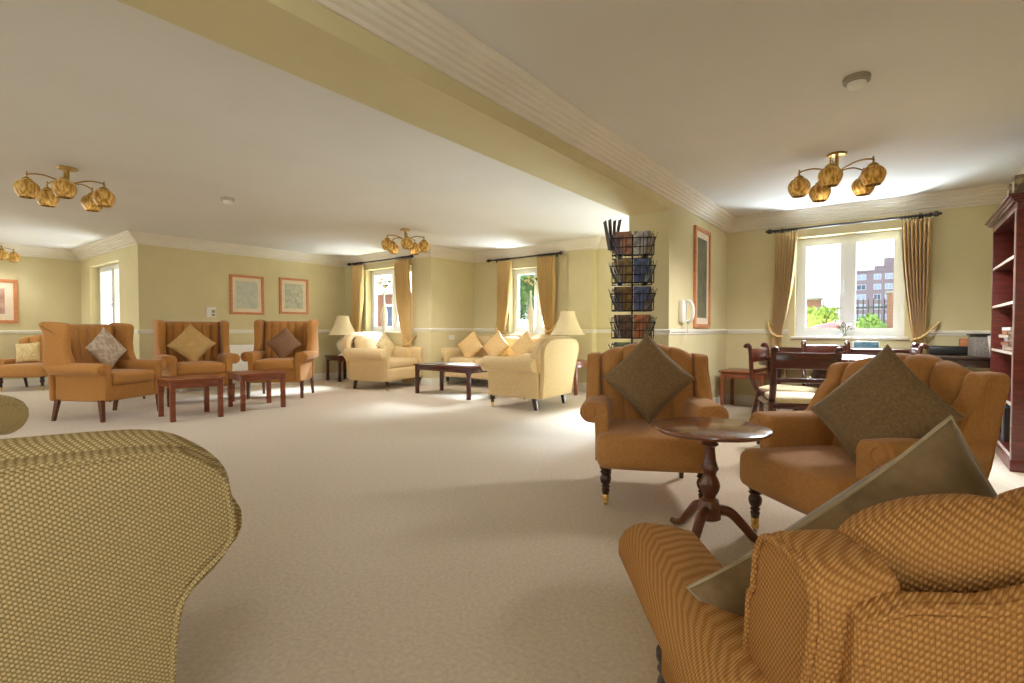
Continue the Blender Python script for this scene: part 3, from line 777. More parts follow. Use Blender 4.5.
# pedestal tripod table
t = thing('pedestal_table', 'round mahogany tripod table between the two tan armchairs', 'table', (-.69, 2.41, 0))
bm = bmesh.new(); lathe(bm, [(.001, .53), (.24, .532), (.253, .538), (.259, .546), (.257, .553), (.247, .557), (.001, .557)], 64); finish(bm, 'tabletop', M_wood('rosy_mahogany', (118, 70, 46), (142, 88, 60), .16, 5, .6), t)
bm = bmesh.new(); lathe(bm, [(.07, .53), (.065, .52), (.03, .51), (.022, .495), (.036, .48), (.038, .472), (.022, .46), (.022, .45), (.027, .40), (.034, .375), (.04, .36), (.03, .345), (.028, .33), (.042, .30), (.046, .28), (.04, .255), (.028, .235), (.026, .225), (.04, .215), (.042, .20), (.05, .19), (.05, .13), (.035, .12), (.001, .115)], 28); finish(bm, 'column', m_walnut, t)
for k in range(3):
    an = R(-95+120*k)+0
    bm = bmesh.new(); pts = curve_pts([(.03, 0, .17), (.09, 0, .16), (.15, 0, .10), (.2, 0, .045), (.255, 0, .02), (.285, 0, .018)], 5)
    pts = [RZ(an) @ p_ for p_ in pts]
    n = len(pts); tube(bm, pts, .02, 10, radii=[.026-.012*i/n for i in range(n)]); finish(bm, 'leg', m_walnut, t)

# coffee table magazines
mg = [(-5.75, 5.55, 4, .30, .42, (176, 176, 160)), (-5.72, 5.6, 10, .3, .4, (120, 112, 96)), (-5.45, 5.7, -8, .45, .32, (226, 220, 200)), (-5.15, 5.6, 5, .3, .22, (196, 196, 196)), (-5.35, 5.78, 12, .3, .22, (206, 190, 150))]
zt = .4705; lbs = ['pale folded newspaper at left end of coffee table', 'dark magazine stacked on the newspaper on coffee table', 'wide cream newspaper in the middle of coffee table', 'grey magazine at right front of coffee table', 'beige magazine at the back of coffee table']
zs = [zt, zt+.008, zt, zt, zt+.007]
for (x, y, r_, l, w_, c), z, lb in zip(mg, zs, lbs):
    bm = bmesh.new(); b2(bm, -l/2, l/2, -w_/2, w_/2, 0, .006, .001); o = finish(bm, 'magazine', M_plain('paper', c), loc=(x, y, z), rot=(0, 0, R(r_))); tag(o, lb, 'magazine', 'papers on the coffee table')

# ---------------------------------------------------------------- dining table & chairs
t = thing('dining_table', 'round dark dining table on thick column behind armchair', 'dining table', (-.62, 5.8, 0))
bm = bmesh.new(); lathe(bm, [(.001, .7), (.57, .7), (.6, .71), (.605, .725), (.6, .74), (.59, .745), (.001, .745)], 64); finish(bm, 'tabletop', m_maho, t)
bm = bmesh.new(); lathe(bm, [(.54, .65), (.545, .7), (.53, .7), (.53, .65)], 48, cap=False); finish(bm, 'apron', m_maho, t)
bm = bmesh.new(); lathe(bm, [(.14, .7), (.14, .68), (.07, .66), (.065, .6), (.08, .55), (.065, .5), (.06, .4), (.07, .3), (.1, .25), (.1, .2), (.001, .19)], 28); finish(bm, 'column', m_maho, t)
for k in range(4):
    an = R(20+90*k); bm = bmesh.new(); pts = [RZ(an) @ q for q in curve_pts([(.05, 0, .24), (.18, 0, .2), (.3, 0, .1), (.4, 0, .035), (.45, 0, .03)], 5)]
    n = len(pts); tube(bm, pts, .03, 10, radii=[.036-.016*i/n for i in range(n)]); finish(bm, 'leg', m_maho, t)
def dining_chair(label, loc, rz, W=.46, H=.86):
    t = thing('dining_chair', label, 'chair', loc, rz, None); h = W/2
    # sabre side frames: scroll-over back stile flows to seat rail; rear sabre leg; front sabre leg
    for s in (-1, 1):
        y = s*(h-.015)
        bm = bmesh.new(); pts = curve_pts([(-.30, y, H-.02), (-.285, y, H), (-.262, y, H-.005), (-.25, y, H-.06), (-.245, y, H-.15), (-.24, y, .62), (-.225, y, .53), (-.19, y, .465), (-.13, y, .43), (-.02, y, .415), (.16, y, .42), (.21, y, .42)], 5)
        tube(bm, pts, .025, 8, flat=.75); st = finish(bm, 'stile', m_maho, t)
    for s in (-1, 1):
        y = s*(h-.015)
        bm = bmesh.new(); pts = curve_pts([(-.17, y, .44), (-.2, y, .32), (-.24, y, .16), (-.32, y, .016)], 5); tube(bm, pts, .02, 8, radii=[.024-.008*i/15 for i in range(16)]); finish(bm, 'leg', m_maho, t)
        bm = bmesh.new(); pts = curve_pts([(.19, y, .42), (.2, y, .3), (.23, y, .14), (.29, y, .016)], 5); tube(bm, pts, .02, 8, radii=[.024-.008*i/15 for i in range(16)]); finish(bm, 'leg', m_maho, t)
    bm = bmesh.new(); b2(bm, -.265, -.24, -h+.01, h-.01, H-.155, H-.03, .008); finish(bm, 'crest_rail', m_maho, t)
    bm = bmesh.new(); b2(bm, -.25, -.232, -h+.02, h-.02, .60, .635, .006); finish(bm, 'cross_rail', m_maho, t)
    bm = bmesh.new(); b2(bm, .18, .205, -h+.02, h-.02, .395, .44, .004); b2(bm, -.2, -.178, -h+.02, h-.02, .395, .44, .004); finish(bm, 'seat_rail', m_maho, t)
    bm = bmesh.new(); rbox(bm, (0, 0, .455), (.4, W-.07, .06), .025, 10, (0, 0, .012)); finish(bm, 'seat', m_seat, t)
    return t
dc = dining_chair('dark sabre leg dining chair seen side on near plain table', (-.80, 5.17, 0), R(-8))
copy_thing(dc, (-.65, 4.58, 0), R(112), 'dark dining chair with its back to camera, nearest the tan armchair')
copy_thing(dc, (-.60, 6.47, 0), R(-75), 'dark dining chair on the window side of dining table')
copy_thing(dc, (-.13, 5.9, 0), R(186), 'dark dining chair at right of table, mostly behind tan armchair')

# ================================================================== ceiling lights, detectors
def chandelier(label, x, y, off, watts=95):
    t = thing('chandelier', label, 'ceiling light', (x, y, CH), off, 'five shade brass ceiling lights')
    bm = bmesh.new(); lathe(bm, [(.07, 0), (.075, -.008), (.07, -.018), (.02, -.024)], 28); lathe(bm, [(.014, -.02), (.014, -.13), (.03, -.135), (.034, -.155), (.024, -.175), (.004, -.18)], 18); finish(bm, 'ceiling_plate', m_abrass, t)
    for k in range(5):
        an = 2*PI*k/5
        bm = bmesh.new(); pts = [RZ(an) @ q for q in curve_pts([(.02, 0, -.15), (.08, 0, -.125), (.17, 0, -.105), (.25, 0, -.115), (.285, 0, -.135)], 5)]
        tube(bm, pts, .0065, 8); tube(bm, [RZ(an) @ Vector((.275, 0, -.10)), RZ(an) @ Vector((.275, 0, -.17))], .006, 8); ar = finish(bm, 'arm', m_abrass, t)
        bm = bmesh.new(); mx = RZ(an) @ T(.275, 0, -.255)
        lathe(bm, [(.028, .092), (.034, .08), (.06, .066), (.082, .038), (.088, .012), (.084, -.014), (.07, -.048), (.055, -.072), (.052, -.072), (.066, -.046), (.079, -.013), (.083, .012), (.077, .036), (.056, .061), (.028, .075)], 28, mx, cap=False)
        finish(bm, 'glass_shade', m_shade, t)
        bm = bmesh.new(); lathe(bm, [(.036, .08), (.038, .088), (.02, .102), (.012, .106)], 18, mx); finish(bm, 'shade_cap', m_abrass, ar)
    l = bpy.data.lights.new('fill_spot', 'SPOT'); l.energy = watts; l.spot_size = R(165); l.spot_blend = .6; l.shadow_soft_size = .22; l.color = (.96, .97, 1)  # downward spot added below the shades to brighten the room
    lo = bpy.data.objects.new('fill_spot', l); C.objects.link(lo); lo.parent = t; lo.location = (0, 0, -.36)
    return t
ch = chandelier('brass ceiling light with five amber shades over the dining side', -.44, 5.07, R(50))
def dim(o, watts):
    for k in o.children:
        if k.type == 'LIGHT': k.data = k.data.copy(); k.data.energy = watts
dim(copy_thing(ch, (-6.06, 1.24, CH), R(56), 'brass ceiling light over the leftmost wing chair'), 22)
dim(copy_thing(ch, (-5.80, 5.0, CH), R(36), 'brass ceiling light above coffee table in the far centre'), 62)
fl = copy_thing(ch, (-11.95, 1.45, CH), R(20), 'brass ceiling light partly cut off at the far left edge')
dim(fl, 12)
def detector(label, x, y, m, m2):
    t = thing('smoke_detector', label, 'smoke detector', (x, y, CH))
    bm = bmesh.new(); lathe(bm, [(.068, 0), (.07, -.006), (.068, -.03), (.05, -.034), (.04, -.036)], 30); finish(bm, 'base', m, t)
    bm = bmesh.new(); lathe(bm, [(.048, -.034), (.05, -.042), (.046, -.055), (.034, -.066), (.001, -.07)], 30); finish(bm, 'sensor_head', m2, t)
detector('smoke detector on the ceiling near the dining side light', -.22, 3.61, m_dplastic, m_plastic)
detector('white smoke detector on left ceiling between brass lights', -6.01, 2.61, M_plain('aged_plastic', (190, 182, 166)), m_plastic)

# ================================================================== pictures, wall things
def picture(label, origin, rz, w_, h, art, matw=.09, fw=.035):
    """hangs on a wall, facing local +X"""
    t = thing('framed_picture', label, 'picture', origin, rz)
    bm = bmesh.new()
    for a, b, c, d in ((-w_/2, -w_/2+fw, -h/2, h/2), (w_/2-fw, w_/2, -h/2, h/2), (-w_/2+fw, w_/2-fw, h/2-fw, h/2), (-w_/2+fw, w_/2-fw, -h/2, -h/2+fw)): b2(bm, .002, .03, a, b, c, d)
    finish(bm, 'frame', m_frame, t)
    bm = bmesh.new(); b2(bm, .002, .012, -w_/2+fw-.005, w_/2-fw+.005, -h/2+fw-.005, h/2-fw+.005); finish(bm, 'mount', m_mat, t)
    bm = bmesh.new(); b2(bm, .012, .0135, -w_/2+fw+matw, w_/2-fw-matw, -h/2+fw+matw, h/2-fw-matw); finish(bm, 'print', art, t)
picture('framed pale botanical print, left of the pair on picture wall', (-9.25, 4.32, 1.62), 0, .59, .69, m_art1, .065, .04)
picture('framed green botanical print, right of the pair on picture wall', (-9.25, 5.2, 1.645), 0, .58, .68, m_art2, .065, .04)
picture('framed pink landscape print cut off at far left edge', (-12.4, 1.5, 1.5), 0, .64, .76, m_art4, .11, .05)
picture('tall narrow framed print beside the telephone', (-1.88, 6.15, 1.61), 0, .58, 1.16, m_art3, .075, .04)
# telephone on partition
t = thing('telephone', 'pale corded telephone on the wall left of tall picture', 'telephone', (-1.88, 5.45, 1.2))
bm = bmesh.new(); b2(bm, 0, .05, -.07, .06, -.12, .12, .012); finish(bm, 'base', m_plastic, t)
bm = bmesh.new(); tube(bm, curve_pts([(.06, .02, .11), (.1, .02, .1), (.125, .02, .04), (.125, .02, -.04), (.1, .02, -.1), (.06, .02, -.11)], 5), .018, 10); finish(bm, 'handset', m_plastic, t)
bm = bmesh.new(); tube(bm, [(.07+.008*math.cos(k*1.3), .02+.008*math.sin(k*1.3), -.12-.0017*k) for k in range(110)], .0025, 5); finish(bm, 'cord', m_plastic, t)
# thermostat
t = thing('thermostat', 'small white heating control box on picture wall', 'thermostat', (-9.25, 3.72, 1.29))
bm = bmesh.new(); b2(bm, 0, .035, -.075, .075, -.075, .1, .008); finish(bm, 'housing', m_plastic, t)
bm = bmesh.new(); b2(bm, .035, .04, .0, .055, -.0, .05, .002); b2(bm, .035, .04, .0, .055, -.055, -.015, .002); finish(bm, 'display', m_dplastic, t)
# storage heater below
t = thing('storage_heater', 'white storage heater on picture wall behind wing chairs', 'heater', (-9.23, 3.75, 0))
bm = bmesh.new(); b2(bm, 0, .15, -.65, .65, .12, .74, .015); finish(bm, 'casing', m_plastic, t)
bm = bmesh.new()
for k in range(24): b2(bm, .15, .156, -.6+k*.05, -.6+k*.05+.03, .15, .2, 0)
finish(bm, 'grille', m_dplastic, t)
for s in (-1, 1):
    bm = bmesh.new(); b2(bm, .02, .13, s*.5-.04, s*.5+.04, 0, .12, .004); finish(bm, 'foot', m_plastic, t)
# sockets
def socket(label, loc, rz):
    t = thing('wall_socket', label, 'socket', loc, rz)
    bm = bmesh.new(); b2(bm, 0, .01, -.075, .075, -.043, .043, .003); finish(bm, 'face_plate', m_plastic, t)
    bm = bmesh.new(); b2(bm, .01, .014, -.05, -.03, .01, .03, .001); b2(bm, .01, .014, .03, .05, .01, .03, .001); finish(bm, 'switch', m_plastic, t)
socket('white double socket on side wall beside the sofa', (-6.66, 6.85, .86), 0)

# ================================================================== lamps, vases
def table_lamp(label, loc, pag=True, sc_=1):
    t = thing('table_lamp', label, 'lamp', loc)
    bm = bmesh.new(); lathe(bm, [(.08, 0), (.08, .015), (.05, .025), (.03, .04), (.055, .07), (.09, .12), (.1, .17), (.085, .22), (.04, .26), (.022, .28), (.018, .31)], 28); finish(bm, 'base', m_ceram, t)
    for s in (-1, 1):
        bm = bmesh.new(); tube(bm, curve_pts([(s*.085, 0, .12), (s*.14, 0, .15), (s*.14, 0, .2), (s*.05, 0, .25)], 5), .007, 8); finish(bm, 'handle', m_ceram, t)
    bm = bmesh.new(); tube(bm, [(0, 0, .3), (0, 0, .40)], .008, 8); lathe(bm, [(.02, .33), (.03, .35), (.03, .38), (.01, .4)], 12); finish(bm, 'bulb_holder', m_brass, t)
    bm = bmesh.new(); n = 8
    rings = []
    prof = [(.235, .33), (.2, .375), (.16, .44), (.125, .52), (.1, .60), (.094, .635)]
    for r, z in prof+[(r-.003, z) for r, z in reversed(prof)]:
        rings.append([bm.verts.new((r*math.cos(2*PI*k/32)*(1-.035*abs(math.sin(4*2*PI*k/32))), r*math.sin(2*PI*k/32)*(1-.035*abs(math.sin(4*2*PI*k/32))), z)) for k in range(32)])
    for A_, B_ in zip(rings, rings[1:]+rings[:1]):
        for k in range(32): bm.faces.new((A_[k], A_[(k+1) % 32], B_[(k+1) % 32], B_[k]))
    finish(bm, 'lamp_shade', m_lampS, t, ang=60)
    bm = bmesh.new(); lathe(bm, [(.004, .4), (.004, .645), (.009, .655), (.003, .67)], 10)
    for k in range(3): tube(bm, [(0, 0, .633), (.09*math.cos(k*2.1), .09*math.sin(k*2.1), .633)], .002, 5)
    finish(bm, 'finial', m_brass, t)
    return t
l = table_lamp('cream bell shade table lamp beside the near pale gold armchair', (-4.2, 6.95, .521)); l.scale = (1.22,)*3
copy_thing(l, (-8.70, 5.90, .501), 0, 'cream bell shade table lamp by picture wall corner')
def vase(label, loc, pal):
    t = thing('vase', label, 'vase', loc)
    bm = bmesh.new(); lathe(bm, [(.04, 0), (.042, .01), (.05, .1), (.062, .25), (.064, .33), (.05, .42), (.026, .5), (.019, .6), (.018, .72), (.024, .76), (.02, .76), (.014, .7), (.001, .69)], 26); finish(bm, 'body', m_ceram, t)
    bm = bmesh.new(); tips = []
    for k in range(9):
        a_ = k*2.4; r_ = .03+.012*(k % 4)*1.3; z = .84+.035*(k % 5)
        p = Vector((r_*math.cos(a_)*1.4, r_*math.sin(a_)*1.4, z)); tips.append(p); tube(bm, [(0, 0, .7), (p.x*.3, p.y*.3, .78), p], .003, 5)
    finish(bm, 'stems', m_leafd, t)
    for i, p in enumerate(tips):
        bm = bmesh.new()
        for q in range(6):
            an = q*PI/3; mxp = T(*p) @ RZ(an) @ RY(R(-35)); vs = [mxp @ Vector(v) for v in ((.004, 0, 0), (.03, -.026, .01), (.066, 0, .02), (.03, .026, .01))]
            f = bm.faces.new([bm.verts.new(v) for v in vs])
        bmesh.ops.solidify(bm, geom=bm.faces[:], thickness=.002)
        lathe(bm, [(.002, -.006), (.012, 0), (.010, .01), (.002, .014)], 8, T(*p)); finish(bm, 'flower', m_pilC if i % 3 else pal, t)
    return t
v = vase('tall slim cream vase of pale flowers on sill of left curtained window', (-8.02, 6.37, .973), m_leafd)
copy_thing(v, (-5.32, 7.52, .953), 0, 'tall slim cream vase of flowers on the bright sill behind sofa')
# silver ornament on right sill
t = thing('sill_ornament', 'crumpled silver leaf ornament on sill behind the dining table', 'ornament', (-.53, 7.31, .923))
bm = bmesh.new(); lathe(bm, [(.05, 0), (.055, .012), (.02, .03), (.018, .05)], 16); finish(bm, 'foot', m_silver, t)
bm = bmesh.new()
for k in range(26):
    a_ = random.uniform(0, 2*PI); e = random.uniform(.1, 1.3); r_ = random.uniform(.03, .075)
    p = Vector((r_*math.cos(a_)*math.cos(e), r_*math.sin(a_)*math.cos(e)*.4, .08+r_*math.sin(e)))
    mxp = T(*p) @ RZ(a_) @ RY(-e) @ RX(random.uniform(0, 3))
    bm.faces.new([bm.verts.new(mxp @ Vector(q)) for q in ((-.032, 0, 0), (0, -.026, .01), (.042, 0, 0), (0, .026, -.01))])
bmesh.ops.solidify(bm, geom=bm.faces[:], thickness=.002); lathe(bm, [(.01, .04), (.04, .07), (.035, .11), (.01, .13)], 12); finish(bm, 'leaves', m_silver, t)
# photo on console
t = thing('photo_frame', 'small blue photograph card on the console under the window', 'photo frame', (-.3, 6.98, .791), R(15))
bm = bmesh.new(); box(bm, (0, 0, .04), (.26, .012, .08), .002, 0, RX(R(-8))); finish(bm, 'card', m_plastic, t)
bm = bmesh.new(); box(bm, (0, -.008, .04), (.235, .003, .06), 0, 0, RX(R(-8))); finish(bm, 'photograph', M_noise('blue_photo', (120, 160, 180), (70, 110, 120), 14, .4), t)
bm = bmesh.new(); b2(bm, -.02, .02, .004, .05, 0, .006, .001); finish(bm, 'stand', m_plastic, t)

# ================================================================== magazine rack
RX0, RY0 = -1.99, 4.45
t = thing('magazine_rack', 'tall black wire rack of magazines beside the pillar', 'magazine rack', (RX0, RY0, 0), R(26))
bm = bmesh.new(); tube(bm, [(0, 0, .02), (0, 0, 1.88)], .009, 10); finish(bm, 'pole', m_black, t)
bm = bmesh.new(); lathe(bm, [(.2, 0), (.2, .012), (.03, .03), (.012, .05)], 30); finish(bm, 'base', m_black, t)
tiers = [1.75, 1.50, 1.25, .995, .745, .495]
for z in tiers:
    bm = bmesh.new()
    for k in range(4):
        mx = RZ(k*PI/2)
        def L_(a_, b_, r_=.0032): tube(bm, [mx @ Vector(a_), mx @ Vector(b_)], r_, 5)
        w_ = .185; d0, d1 = .14, .2
        for zz, dd in ((z-.07, d0), (z+.0, d0+.02), (z+.075, d1)):
            L_((-w_, -dd, zz), (w_, -dd, zz), .004)
        for q in range(7):
            x = -w_+2*w_*q/6; L_((x, -d0, z-.07), (x, -d1, z+.075)); L_((x, -.09, z-.07), (x, -d0, z-.07))
        L_((-w_, -.09, z+.12), (w_, -.09, z+.12), .004); L_((-w_, -.09, z-.07), (-w_, -.09, z+.12)); L_((w_, -.09, z-.07), (w_, -.09, z+.12)); L_((-w_, -.09, z-.07), (-w_, -d0, z-.07)); L_((0, 0, z+.02), (0, -.09, z+.02), .004)
        L_((-w_, -.09, z+.075), (-w_, -d1, z+.075), .004); L_((w_, -.09, z+.075), (w_, -d1, z+.075), .004)
        L_((-w_, -.09, z-.07), (w_, -.09, z-.07), .004)
    finish(bm, 'wire_basket', m_black, t)
mcols = [(188, 132, 96), (196, 190, 184), (150, 124, 70), (84, 96, 140), (138, 106, 62), (100, 110, 152), (120, 96, 84), (196, 128, 88), (150, 160, 120), (200, 190, 170), (90, 70, 60), (210, 205, 200)]
mmats = [M_noise('magazine_cover', c, tuple(max(0, int(x*.72)) for x in c), 14, .35, lo=.45, hi=.6) for c in mcols]
mnames = ['rust', 'pale grey', 'ochre', 'navy', 'bronze', 'slate blue', 'plum brown', 'salmon', 'sage', 'cream', 'chocolate', 'white']
tnames = ['top', 'second', 'third', 'fourth', 'fifth', 'lowest']; fnames = {0: 'front', 1: 'right', 3: 'left'}
ci = 0
for ti, z in enumerate(tiers[:5]):
    for k in (0, 1, 3):
        for h in (-1, 1):
            mi = ci % 12
            if k == 0: mi = [0, 1, 2, 3, 4, 5, 6, 7, 8, 9][(ti*2+(h+1)//2) % 10]
            bm = bmesh.new(); nfan = 1 if k == 0 else 3
            hh = .21
            for q in range(nfan): box(bm, (0, 0, hh/2), (.155, .005, hh), 0, 0, T(0, -q*.006, 0) @ RX(R(9+q*9)))
            mx = T(RX0, RY0, z-.064) @ RZ(R(26)) @ RZ(k*PI/2) @ T(h*.087, -.108, 0)
            o = finish(bm, 'magazine', mmats[mi]); o.matrix_world = mx
            tag(o, '%s magazine in the %s side of the %s rack tier, %s pocket' % (mnames[mi], fnames[k], tnames[ti], 'left' if h < 0 else 'right'), 'magazine', 'magazines in the wire rack'); ci += 1
# upright dark brochures on top tier
bm = bmesh.new()
for q in range(4): box(bm, (0, 0, .15), (.075, .003, .27+.02*(q % 2)), 0, 0, T(0, q*.014, 0) @ RX(R(9-q*6)) @ RY(R(-4+3*q)))
o = finish(bm, 'brochure', M_plain('dark_paper', (84, 78, 74))); o.matrix_world = T(RX0, RY0, 1.73) @ RZ(R(26)) @ T(-.205, -.06, 0) @ RZ(R(-68))
tag(o, 'fan of dark brochures standing in the left side of top rack tier', 'brochure')

# ================================================================== bookcase & desk corner
t = thing('bookcase', 'tall mahogany bookcase with pale shelf edges at right edge', 'bookcase', (.64, 5.62, 0))
y0, y1, X1, Hh = -.64, .52, .36, 1.85
m_bc = M_wood('bookcase_mahogany', (84, 30, 26), (118, 46, 36), .3)
bm = bmesh.new(); b2(bm, .0, X1, y1-.03, y1, .08, Hh, .003); finish(bm, 'side_panel', m_bc, t)
bm = bmesh.new(); b2(bm, .0, X1, y0, y0+.03, .08, Hh, .003); finish(bm, 'side_panel', m_bc, t)
bm = bmesh.new(); b2(bm, X1-.015, X1, y0+.03, y1-.03, .08, Hh); finish(bm, 'back_panel', m_bc, t)
bm = bmesh.new(); b2(bm, -.01, X1, y0-.01, y1+.01, 0, .08, .006); finish(bm, 'plinth', m_bc, t)
bm = bmesh.new()
for k, (e, za, zb) in enumerate(((0, Hh, Hh+.05), (.02, Hh+.05, Hh+.065), (.035, Hh+.065, Hh+.085), (.05, Hh+.085, Hh+.10))): b2(bm, -e, X1, y0-e, y1+e, za, zb, .003)
finish(bm, 'cornice', m_bc, t)
m_edge = M_plain('pale_shelf_edge', (226, 214, 200), .3)
shelves = [.08, .45, .82, 1.19, 1.52]
for z in shelves:
    bm = bmesh.new(); b2(bm, .012, X1-.015, y0+.03, y1-.03, z, z+.02, 0); s_ = finish(bm, 'shelf', m_bc, t)
    bm = bmesh.new(); b2(bm, .004, .012, y0+.03, y1-.03, z, z+.02, 0); finish(bm, 'shelf_edge', m_edge, s_)
bm = bmesh.new(); b2(bm, -.006, .0, y0+.024, y0+.032, .08, Hh); finish(bm, 'edge_strip', m_edge, t)
def book(label, lo, hi, c, spine=None, group='books in the bookcase', name='book', rot=0):
    """closed book: cover + paler page block. spine faces -x"""
    lo = Vector(lo); hi = Vector(hi); s = hi-lo; t_ = thing(name, label, 'book', ((lo.x+hi.x)/2, (lo.y+hi.y)/2, lo.z), rot, group)
    bm = bmesh.new(); hx, hy = s.x/2, s.y/2; q = .003
    if s.z > s.y:   # upright, thickness along y
        b2(bm, -hx, hx, -hy, -hy+q, 0, s.z); b2(bm, -hx, hx, hy-q, hy, 0, s.z); b2(bm, -hx, -hx+q, -hy, hy, 0, s.z)
        pg = (-hx+q, hx-.004, -hy+q, hy-q, .004, s.z-.004)
    else:
        b2(bm, -hx, hx, -hy, hy, 0, q); b2(bm, -hx, hx, -hy, hy, s.z-q, s.z); b2(bm, -hx, -hx+q, -hy, hy, 0, s.z)
        pg = (-hx+q, hx-.004, -hy+.004, hy-.004, q, s.z-q)
    finish(bm, 'cover', M_plain('book_cloth', c, .5), t_)
    bm = bmesh.new(); b2(bm, *pg); finish(bm, 'pages', m_mat, t_)
BX = .64
# stack at mid shelf
z = .841; yb = 5.72
for k, (h, c, lb) in enumerate(((.035, (230, 226, 220), 'white book at the bottom of flat stack in bookcase'), (.028, (150, 100, 70), 'brown book second from bottom of the flat stack'), (.03, (214, 210, 214), 'pale grey book third in the flat stack'), (.026, (196, 180, 160), 'beige book fourth in the flat stack'), (.03, (176, 120, 84), 'tan book fifth in the flat stack'), (.028, (232, 228, 230), 'white book on top of the flat stack'))):
    book(lb, (BX+.03+.008*(k % 3), yb-.12, z), (BX+.24, yb+.12, z+h), c, rot=R((-6, 4, -2, 7, 0, 5)[k])); z += h+.001
def row(z, ys, cols, lbs, h=.24, d=.2):
    y = ys
    for c, lb, hh, w_ in zip(cols, lbs, (h, h*.92, h*1.04, h*.96, h), (.035, .028, .04, .03, .035)):
        book(lb, (BX+.04, y, z), (BX+.04+d, y+w_, z+hh), c); y += w_+.002
row(1.541, 5.08, [(70, 96, 70), (90, 110, 84), (64, 84, 72)], ['dark green book on top bookcase shelf, nearest', 'sage book on the top bookcase shelf, middle', 'deep green book on the top bookcase shelf, farthest'])
row(1.211, 5.08, [(196, 190, 150), (206, 200, 170), (180, 170, 130)], ['cream book on second bookcase shelf, nearest', 'pale yellow book on second bookcase shelf, middle', 'straw book on second bookcase shelf, farthest'], .24)
row(.471, 5.12, [(70, 90, 80), (226, 226, 230), (110, 140, 120), (96, 110, 120)], ['dark teal book on fourth bookcase shelf, nearest', 'white book on fourth bookcase shelf', 'green book on the fourth bookcase shelf', 'grey blue book on the fourth bookcase shelf, farthest'], .25)
row(.101, 5.62, [(60, 50, 46), (70, 60, 100), (60, 130, 160), (190, 150, 60), (50, 110, 150)], ['black book on the bottom bookcase shelf', 'violet book on the bottom bookcase shelf', 'turquoise book on the bottom bookcase shelf', 'yellow book on the bottom bookcase shelf', 'blue book at far end of the bottom bookcase shelf'], .27)
row(.101, 5.06, [(110, 40, 34), (60, 50, 60), (140, 90, 60)], ['dark red book at near end of bottom bookcase shelf', 'dusky book at near end of bottom bookcase shelf', 'brown book near the front of bottom bookcase shelf'], .25)
for y, h, c, lb in ((5.62, .2, (146, 128, 116), 'grey brown box file standing on the bookcase, farther one'), (5.38, .21, (120, 104, 92), 'dark box file standing on the bookcase at right edge')):
    t = thing('box_file', lb, 'box', (.75, y, 1.951)); bm = bmesh.new(); b2(bm, -.08, .12, -.05, .05, 0, h, .003); finish(bm, 'case', M_noise('marbled_card', c, (196, 176, 140), 12, .6, lo=.5, hi=.6), t)
    bm = bmesh.new(); b2(bm, -.083, -.08, -.03, .03, h*.45, h*.8); finish(bm, 'spine_label', m_mat, t)
# low desk in corner behind bookcase
square_table('low desk with dark top between bookcase and window wall', .62, 6.87, 0, .74, .62, .74, .05, m_dwood, 'desk', 'desk')
t = thing('storage_box', 'black low box on the desk against window wall', 'box', (.44, 7.06, .741))
bm = bmesh.new(); b2(bm, -.19, .19, -.13, .13, .008, .08, .006); finish(bm, 'casing', m_black, t)
bm = bmesh.new(); b2(bm, -.185, .185, -.125, .125, .08, .088, .003); finish(bm, 'lid', m_black, t)
t = thing('wooden_box', 'small orange wooden box on the black box by window wall', 'box', (.555, 7.1, .8305))
bm = bmesh.new(); b2(bm, -.055, .055, -.06, .06, 0, .07, .003); finish(bm, 'case', m_frame, t); bm = bmesh.new(); b2(bm, -.057, .057, -.062, .062, .07, .082, .003); finish(bm, 'lid', m_frame, t)
t = thing('magazine_file', 'grey patterned magazine file on the desk beside bookcase', 'box file', (.62, 6.78, .741), R(10))
bm = bmesh.new(); b2(bm, -.05, .05, -.12, .12, 0, .19, .003); finish(bm, 'case', M_noise('grey_pattern', (150, 140, 132), (120, 110, 104), 60, .7), t)
bm = bmesh.new(); b2(bm, -.06, .06, -.13, .13, .205, .222, .002); b2(bm, -.045, .045, -.1, .1, .19, .205); finish(bm, 'tray', m_black, t)
for k, (c, lb) in enumerate((((232, 228, 220), 'white paperback leaning on the grey magazine file'), ((214, 150, 60), 'orange spined paperback leaning beside the bookcase'))):
    o = bmesh.new(); box(o, (0, 0, .1), (.025, .15, .2), .001, 0, RY(R(-6))); b_ = finish(o, 'book', M_plain('paperback', c), loc=(.705+.034*k, 6.62, .7435)); tag(b_, lb, 'book')

